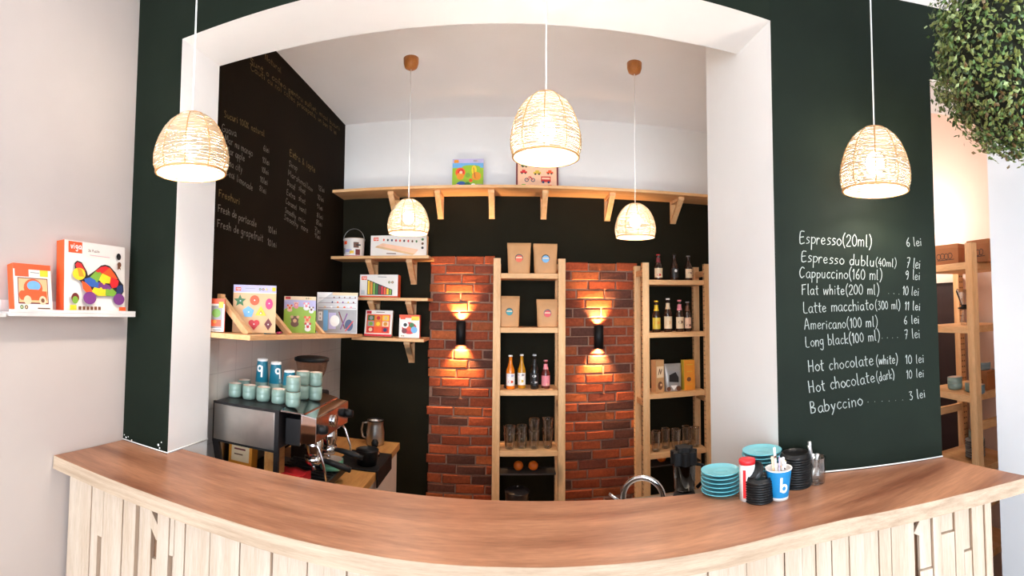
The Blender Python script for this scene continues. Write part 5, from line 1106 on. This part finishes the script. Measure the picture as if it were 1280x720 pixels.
# ---------------------------------------------------------------- pine rack in the side passage
av, bv = Vector((.2, .98, 0)).normalized(), Vector((.98, -.2, 0)).normalized(); FRp = Vector((1.875, 1.30, 0)); PW = .44
loc = FRp + av * PW / 2; RZ = math.atan2(-av.y, -av.x); PS = [1.855, 1.545, 1.215, .862, .45]
pr_ = rack('shelf_unit', 'pine shelf unit of cups and kraft boxes in the side passage', -PW / 2, PW / 2, .302, 1.945, 1.945, PS, 0, None, loc=tuple(loc), rz=RZ, cz=(.22, .70, 1.07), pm=PINEI)
MR = Matrix.Translation(loc) @ Matrix.Rotation(RZ, 4, 'Z'); ny = bv
def on(px, py, z, ly):
    q = hit(px, py, MR @ Vector((0, ly, 0)), ny); return Vector((q.x, q.y, z + .0006))
def gbox(label, px0, px1, pt, pb, z, ly, yaw, dep, cups=False):
    a, b = on(px0, pb, z, ly), on(px1, pb, z, ly); c = (a + b) / 2; u = (Matrix.Rotation(yaw, 3, 'Z') @ (-av)).normalized(); w = (b - a).length * .98; h = hit((px0 + px1) / 2, pt, c, ny).z - z
    t = thing('kraft_box', label, 'box', M=frame(c + Vector((u.y, -u.x, 0)) * -dep * 0 + Vector((-u.y, u.x, 0)) * dep, u, (0, 0, 1)), group='kraft boxes')
    MB().box((-w / 2, -dep, 0), (w / 2, 0, h)).build('carton', mat('brown_carton', srgb(165, 105, 62), .7, var=.07), t, bev=.002)
    MB().box((-w / 2 - .0008, -dep - .0008, h * .80), (w / 2 + .0008, .0008, h + .001)).build('lid_flap', mat('brown_carton_lid', srgb(172, 112, 68), .7, var=.07), t, bev=.001)
    A = Art(dep)
    for q in range(4): A.line([(w * (-.3 + .16 * q) + w * .09 * math.cos(s), h * (.42 + .02 * (q % 2)) + h * .14 * math.sin(s)) for s in (2 * PI * j / 10 for j in range(11))], h * .03, 'black')
    A.line([(-w * .34, h * .24), (w * .34, h * .26)], h * .03, 'black'); A.build('printed_logo', t); return t, c, h
def unit_to_top(t): return t
gbox('kraft box nearer the green panel, on the passage rack top shelf', 1171, 1195, 306, 331, PS[0], .05, .28, .13)
gbox('kraft box behind the front post, on the passage rack top shelf', 1210, 1235, 300, 326, PS[0], .08, .12, .12)
tk, ck, hk = gbox('kraft box standing among the bowls on the passage rack', 1213, 1234, 464, 487, PS[2], .14, .1, .07)
def bowl(px, py, z, ly, rpx, hpx, lb, g='sage bowls on the passage rack', c=None):
    q = on(px, py, z, ly); k = math.hypot(q.x, q.y) / FL; return cup(rpx * k, hpx * k, lb, tuple(q), g, 'sage_bowl', 'bowl', c)
BW = mat('grey_green_glaze', srgb(128, 148, 138), .35, var=.06); BB = mat('blue_grey_glaze', srgb(125, 150, 160), .35, var=.06)
bowl(1194, 487, PS[2], .08, 9.3, 15, 'large sage bowl nearest the green panel on the passage rack', c=BW); bowl(1214.5, 489, PS[2], .085, 8, 11, 'sage bowl in front of the small kraft box', c=BW); bowl(1224, 490, PS[2], .07, 7.5, 11, 'blue-grey cup beside the front post of the passage rack', c=BB)
bowl(1246, 487, PS[2], .262, 6.0, 22, 'tall sage cup peeking out right of the passage rack post', c=BB)
q = MR.inverted() @ Vector((ck.x, ck.y, 0)); kk = math.hypot(ck.x, ck.y) / FL; cup(7.0 * kk, 9.5 * kk, 'small blue-grey cup on top of the small kraft box', (ck.x + .038, ck.y - .02, PS[2] + hk + .0022), 'sage bowls on the passage rack', 'sage_bowl', 'bowl', BB)
# plates
DP = mat('dark_glazed_plate', srgb(88, 92, 90), .35, var=.08); q = on(1219.5, 574, PS[3], .15); s0 = None; k = math.hypot(q.x, q.y) / FL; r = 12.5 * k; od = ['lowest', 'second from below', 'third from below', 'fourth from below', 'fifth from below', 'sixth from below', 'topmost']
for i in range(7):
    lb = 'dark grey plate, %s in the stack low on the passage rack' % od[i]; lo = (q.x, q.y, q.z + i * .0135)
    if s0 is None:
        s0 = thing('plate', lb, 'plate', lo, 0, 'dark plates on the passage rack'); MB().lathe([(0, 0), (r * .6, 0), (r * .64, .003), (r, .0105), (r, .0122), (r * .97, .0125)], 32).build('underside', DP, s0); MB().lathe([(r * .97, .0125), (r * .62, .006), (0, .005)], 32).build('well', P('lgrey'), s0)
    else: dup(s0, lo, 0, lb)
cup(7.6 * k, 11 * k, 'sage cup on top of the dark plate stack', (q.x, q.y, q.z + 7 * .0135 + .0005), None, 'sage_bowl', 'bowl', BW)
# dripper on a glass server
q = on(1207.5, 405.5, PS[1], .12); k = math.hypot(q.x, q.y) / FL; t = thing('coffee_dripper', 'glass coffee dripper with a black collar and handle on the passage rack', 'dripper', tuple(q))
MB().lathe([(0, 0), (6.5 * k, 0), (7 * k, 4 * k), (4.2 * k, 16 * k), (4.6 * k, 19 * k)], 24).build('server', GLS, t); MB().lathe([(4 * k, 19 * k), (9.5 * k, 20 * k), (9.5 * k, 21.5 * k), (5.5 * k, 22 * k), (5 * k, 25 * k), (3.5 * k, 25 * k)], 24).build('collar', BLK, t)
MB().lathe([(3.6 * k, 21 * k), (10 * k, 44 * k), (9.6 * k, 44 * k), (3.3 * k, 22 * k)], 24).build('cone', GLS, t)
u = Vector((-av.x, -av.y, 0)); hp = [(-5, 22), (-9, 30), (-14, 39), (-15.5, 42), (-14, 44.5), (-12.5, 43)]; MB().tube([(u.x * a * k, u.y * a * k, b * k) for a, b in hp], [1.1 * k] * 6, 8).build('handle', BLK, t)
# ---------------------------------------------------------------- hanging ball of leaves
LEAFS = [mat('leaf_%s' % n, srgb(*c), .5, var=.12, vscale=60) for n, c in (('olive', (122, 130, 64)), ('green', (92, 118, 58)), ('dark', (58, 76, 38)), ('pale', (150, 162, 104)), ('brown', (110, 86, 50)))]
cb = ray(1284, 76); cb = cb / math.hypot(cb.x, cb.y) * 1.16; cb = Vector((0, 0, EYE)) + cb; RB_ = .228
t = thing('hanging_plant', 'ball of small green leaves hanging at the upper right', 'plant', tuple(cb))
MB().ball((0, 0, 0), RB_ * .86, 32, 20).build('core', mat('dark_moss', srgb(34, 36, 20), .9, bump=.6), t)
m = MB(); R2 = random.Random(5)
for i in range(11500):
    zz = R2.uniform(-1, 1); a = R2.uniform(0, 2 * PI); q = math.sqrt(1 - zz * zz); n = Vector((q * math.cos(a), q * math.sin(a), zz)); lump = 1 + .035 * math.sin(5 * a + 3 * zz) + .03 * math.sin(9 * zz + 2 * a)
    rr = RB_ * lump * (R2.uniform(.86, 1.03) if R2.random() < .93 else R2.uniform(1.0, 1.10)); c = n * rr
    nn = (n + Vector((R2.gauss(0, .55), R2.gauss(0, .55), R2.gauss(0, .55) + .25))).normalized(); u = nn.cross(Vector((R2.gauss(0, 1), R2.gauss(0, 1), R2.gauss(0, 1)))).normalized(); v = nn.cross(u); L = R2.uniform(.0048, .0088); w = L * R2.uniform(.55, .75)
    k = R2.choices((0, 1, 2, 3, 4), (34, 32, 20, 12, 2 if n.z > -.5 else 16))[0]
    m.add([tuple(c - u * L), tuple(c - u * L * .2 + v * w), tuple(c + u * L), tuple(c - u * L * .2 - v * w), tuple(c + nn * L * .22)], [(0, 4, 1), (1, 4, 2), (2, 4, 3), (3, 4, 0)], k)
o = m.build('foliage', LEAFS, t); o['kind'] = 'stuff'
MB().tube([(0, 0, RB_ * .8), (0, 0, ZF - cb.z)], .004, 6).build('hanging_wire', BLK, t)
# ---------------------------------------------------------------- chalk writing
def chalk(name, parent, p0, n, rows, col, M, wf=1.0):
    # rows: text, (start px), (end px or None), letter height in px, line weight
    m = MB(); Mi = M.inverted()
    for (txt, s, e, hpx, wt) in rows:
        a = Mi @ hit(s[0], s[1], p0, n); k = (Vector((0, 0, EYE)) - hit(s[0], s[1], p0, n)).length / FL; h = hpx * k
        if e is not None: b = Mi @ hit(e[0], e[1], p0, n); wd = math.hypot(b.x - a.x, b.z - a.z); an = math.atan2(b.z - a.z, b.x - a.x)
        else: wd = None; an = 0
        ca, sa = math.cos(an), math.sin(an)
        for pl in layout(txt, 0, 0, h, wd, jit=.5):
            for q in ribbon(pl, wt * wf * k * rnd.uniform(.85, 1.15)):
                m.add([(a.x + x * ca - y * sa, -.0008, a.z + x * sa + y * ca) for x, y in q], [(0, 1, 2, 3)])
    o = m.build(name, col, parent); o.matrix_world = M; return o
CHW = mat('white_chalk', (.38, .40, .37), .9, var=.18, vscale=60); CHD = mat('faint_white_chalk', (.25, .22, .18), .9, var=.25, vscale=60); CHY = mat('faint_yellow_chalk', (.17, .11, .035), .9, var=.3, vscale=60)
MF = frame((XR, YF, 0), FD, (0, 0, 1))
rows = [('Espresso(20ml)', (999, 304), (1091, 309), 15, 1.5), ('6 lei', (1133, 308), (1153, 307), 11, 1.3), ('Espresso dublu', (1001, 327), (1094, 333), 13.5, 1.4), ('(40ml)', (1094, 332), (1121, 334), 10, 1.2), ('7 lei', (1133, 334), (1151, 336), 13, 1.3),
 ('Cappuccino(160 ml)', (999, 347), (1104, 350), 13.5, 1.4), ('9 lei', (1132, 349), (1151, 350), 12, 1.3), ('Flat white(200 ml)', (1002, 368), (1100, 368), 13, 1.4), ('10 lei', (1128, 368), (1149, 370), 11, 1.3),
 ('Latte macchiato', (1004, 391), (1093, 387), 13.5, 1.4), ('(300 ml)', (1094, 387), (1126, 386), 11, 1.2), ('11 lei', (1131, 387), (1151, 388), 11, 1.3), ('Americano(100 ml)', (1006, 412), (1098, 408), 13, 1.4), ('6 lei', (1130, 405), (1150, 404), 11, 1.3),
 ('Long black(100 ml)', (1007, 434), (1101, 425), 13, 1.4), ('7 lei', (1131, 424), (1151, 422), 12, 1.3), ('Hot chocolate', (1010, 465), (1093, 456), 14, 1.5), ('(white)', (1095, 456), (1123, 454), 11.5, 1.3), ('10 lei', (1132, 455), (1156, 453), 11, 1.3),
 ('Hot chocolate', (1011, 491), (1095, 477), 14, 1.5), ('(dark)', (1096, 477), (1119, 472), 11, 1.3), ('10 lei', (1133, 473), (1156, 471), 11, 1.3), ('Babyccino', (1013, 517), (1080, 506), 14, 1.6), ('3 lei', (1137, 500), (1158, 496), 11, 1.4),
 ('. . . .', (1102, 423), (1124, 422), 8, 1.0), ('. . . . . .', (1084, 503), (1131, 500), 8, 1.0), ('. . .', (1110, 367), (1126, 368), 8, .9)]
chalk('chalk_menu', front, (XR, YF, 0), FN, rows, CHW, MF, .62)
ck_wall = bpy.data.objects['wall_kitchen_left']; ML = frame((XC, 0, 0), (0, 1, 0), (0, 0, 1)); nl = Vector((1, 0, 0)); pl_ = (XC, 0, 0)
white = [('Guava', (277, 164), (296, 171), 9, 1.0), ('Mar nu mango', (281, 177), (316, 196), 9, .9), ('Mar apple', (283, 191), (306, 202), 9, .9), ('Ana city', (283, 206), (303, 216), 9, .9), ('Ceai limonade', (282, 218), (316, 239), 9, .9),
 ('6lei', (329, 188), (337, 192), 7, .9), ('10lei', (328, 203), (337, 207), 7, .9), ('10lei', (327, 215), (336, 219), 7, .9), ('10lei', (325, 227), (335, 232), 7, .9), ('8lei', (324, 238), (333, 243), 7, .9),
 ('Fresh de', (272, 264), (296, 273), 9, 1.1), ('portocale', (298, 275), (321, 284), 9, 1.1), ('10lei', (335, 290), (346, 293), 8, 1.1), ('Fresh de', (271, 283), (299, 292), 9.5, 1.2), ('grapefruit', (301, 293), (329, 302), 9.5, 1.2), ('10lei', (334, 306), (346, 310), 8, 1.1),
 ('Sirop', (361, 207), (372, 214), 7, .8), ('Marshmallow', (360, 219), (391, 240), 7, .8), ('Decaf', (359, 231), (369, 238), 7, .8), ('shot', (373, 237), (382, 244), 7, .8), ('Extra', (358, 243), (369, 250), 7, .8), ('shot', (373, 250), (382, 256), 7, .8), ('Caramel', (357, 254), (371, 263), 7, .8), ('vanil', (374, 262), (383, 268), 7, .8),
 ('Smoothy', (356, 265), (370, 274), 7, .8), ('mic', (373, 275), (382, 280), 7, .8), ('Smoothy', (355, 274), (373, 285), 7, .8), ('mare', (376, 286), (385, 291), 7, .8)]
white += [('%dlei' % v, (x, y), (x + 8, y + 4), 6, .8) for v, x, y in ((12, 398, 237), (10, 397, 249), (9, 396, 260), (8, 396, 271), (8, 395, 280), (7, 393, 289), (9, 393, 296))]
chalk('chalk_drinks_list', ck_wall, pl_, nl, white, CHD, ML, .85)
yel = [('Sucuri 100% natural', (280, 146), (331, 171), 8, 1.0), ('Freshuri', (273, 245), (300, 256), 9, 1.1), ('Extra & lapte', (362, 194), (394, 216), 8, 1.0), ('Natural', (331, 74), (352, 92), 7, 1.0), ('Sunt o cafea pentru suflet, micul bucurii', (312, 79), (425, 164), 7, 1.1), ('Cauti cu noi cafea proaspata, un bon 10 lei', (313, 87), (421, 169), 7, 1.1)]
chalk('chalk_headings', ck_wall, pl_, nl, yel, CHY, ML)
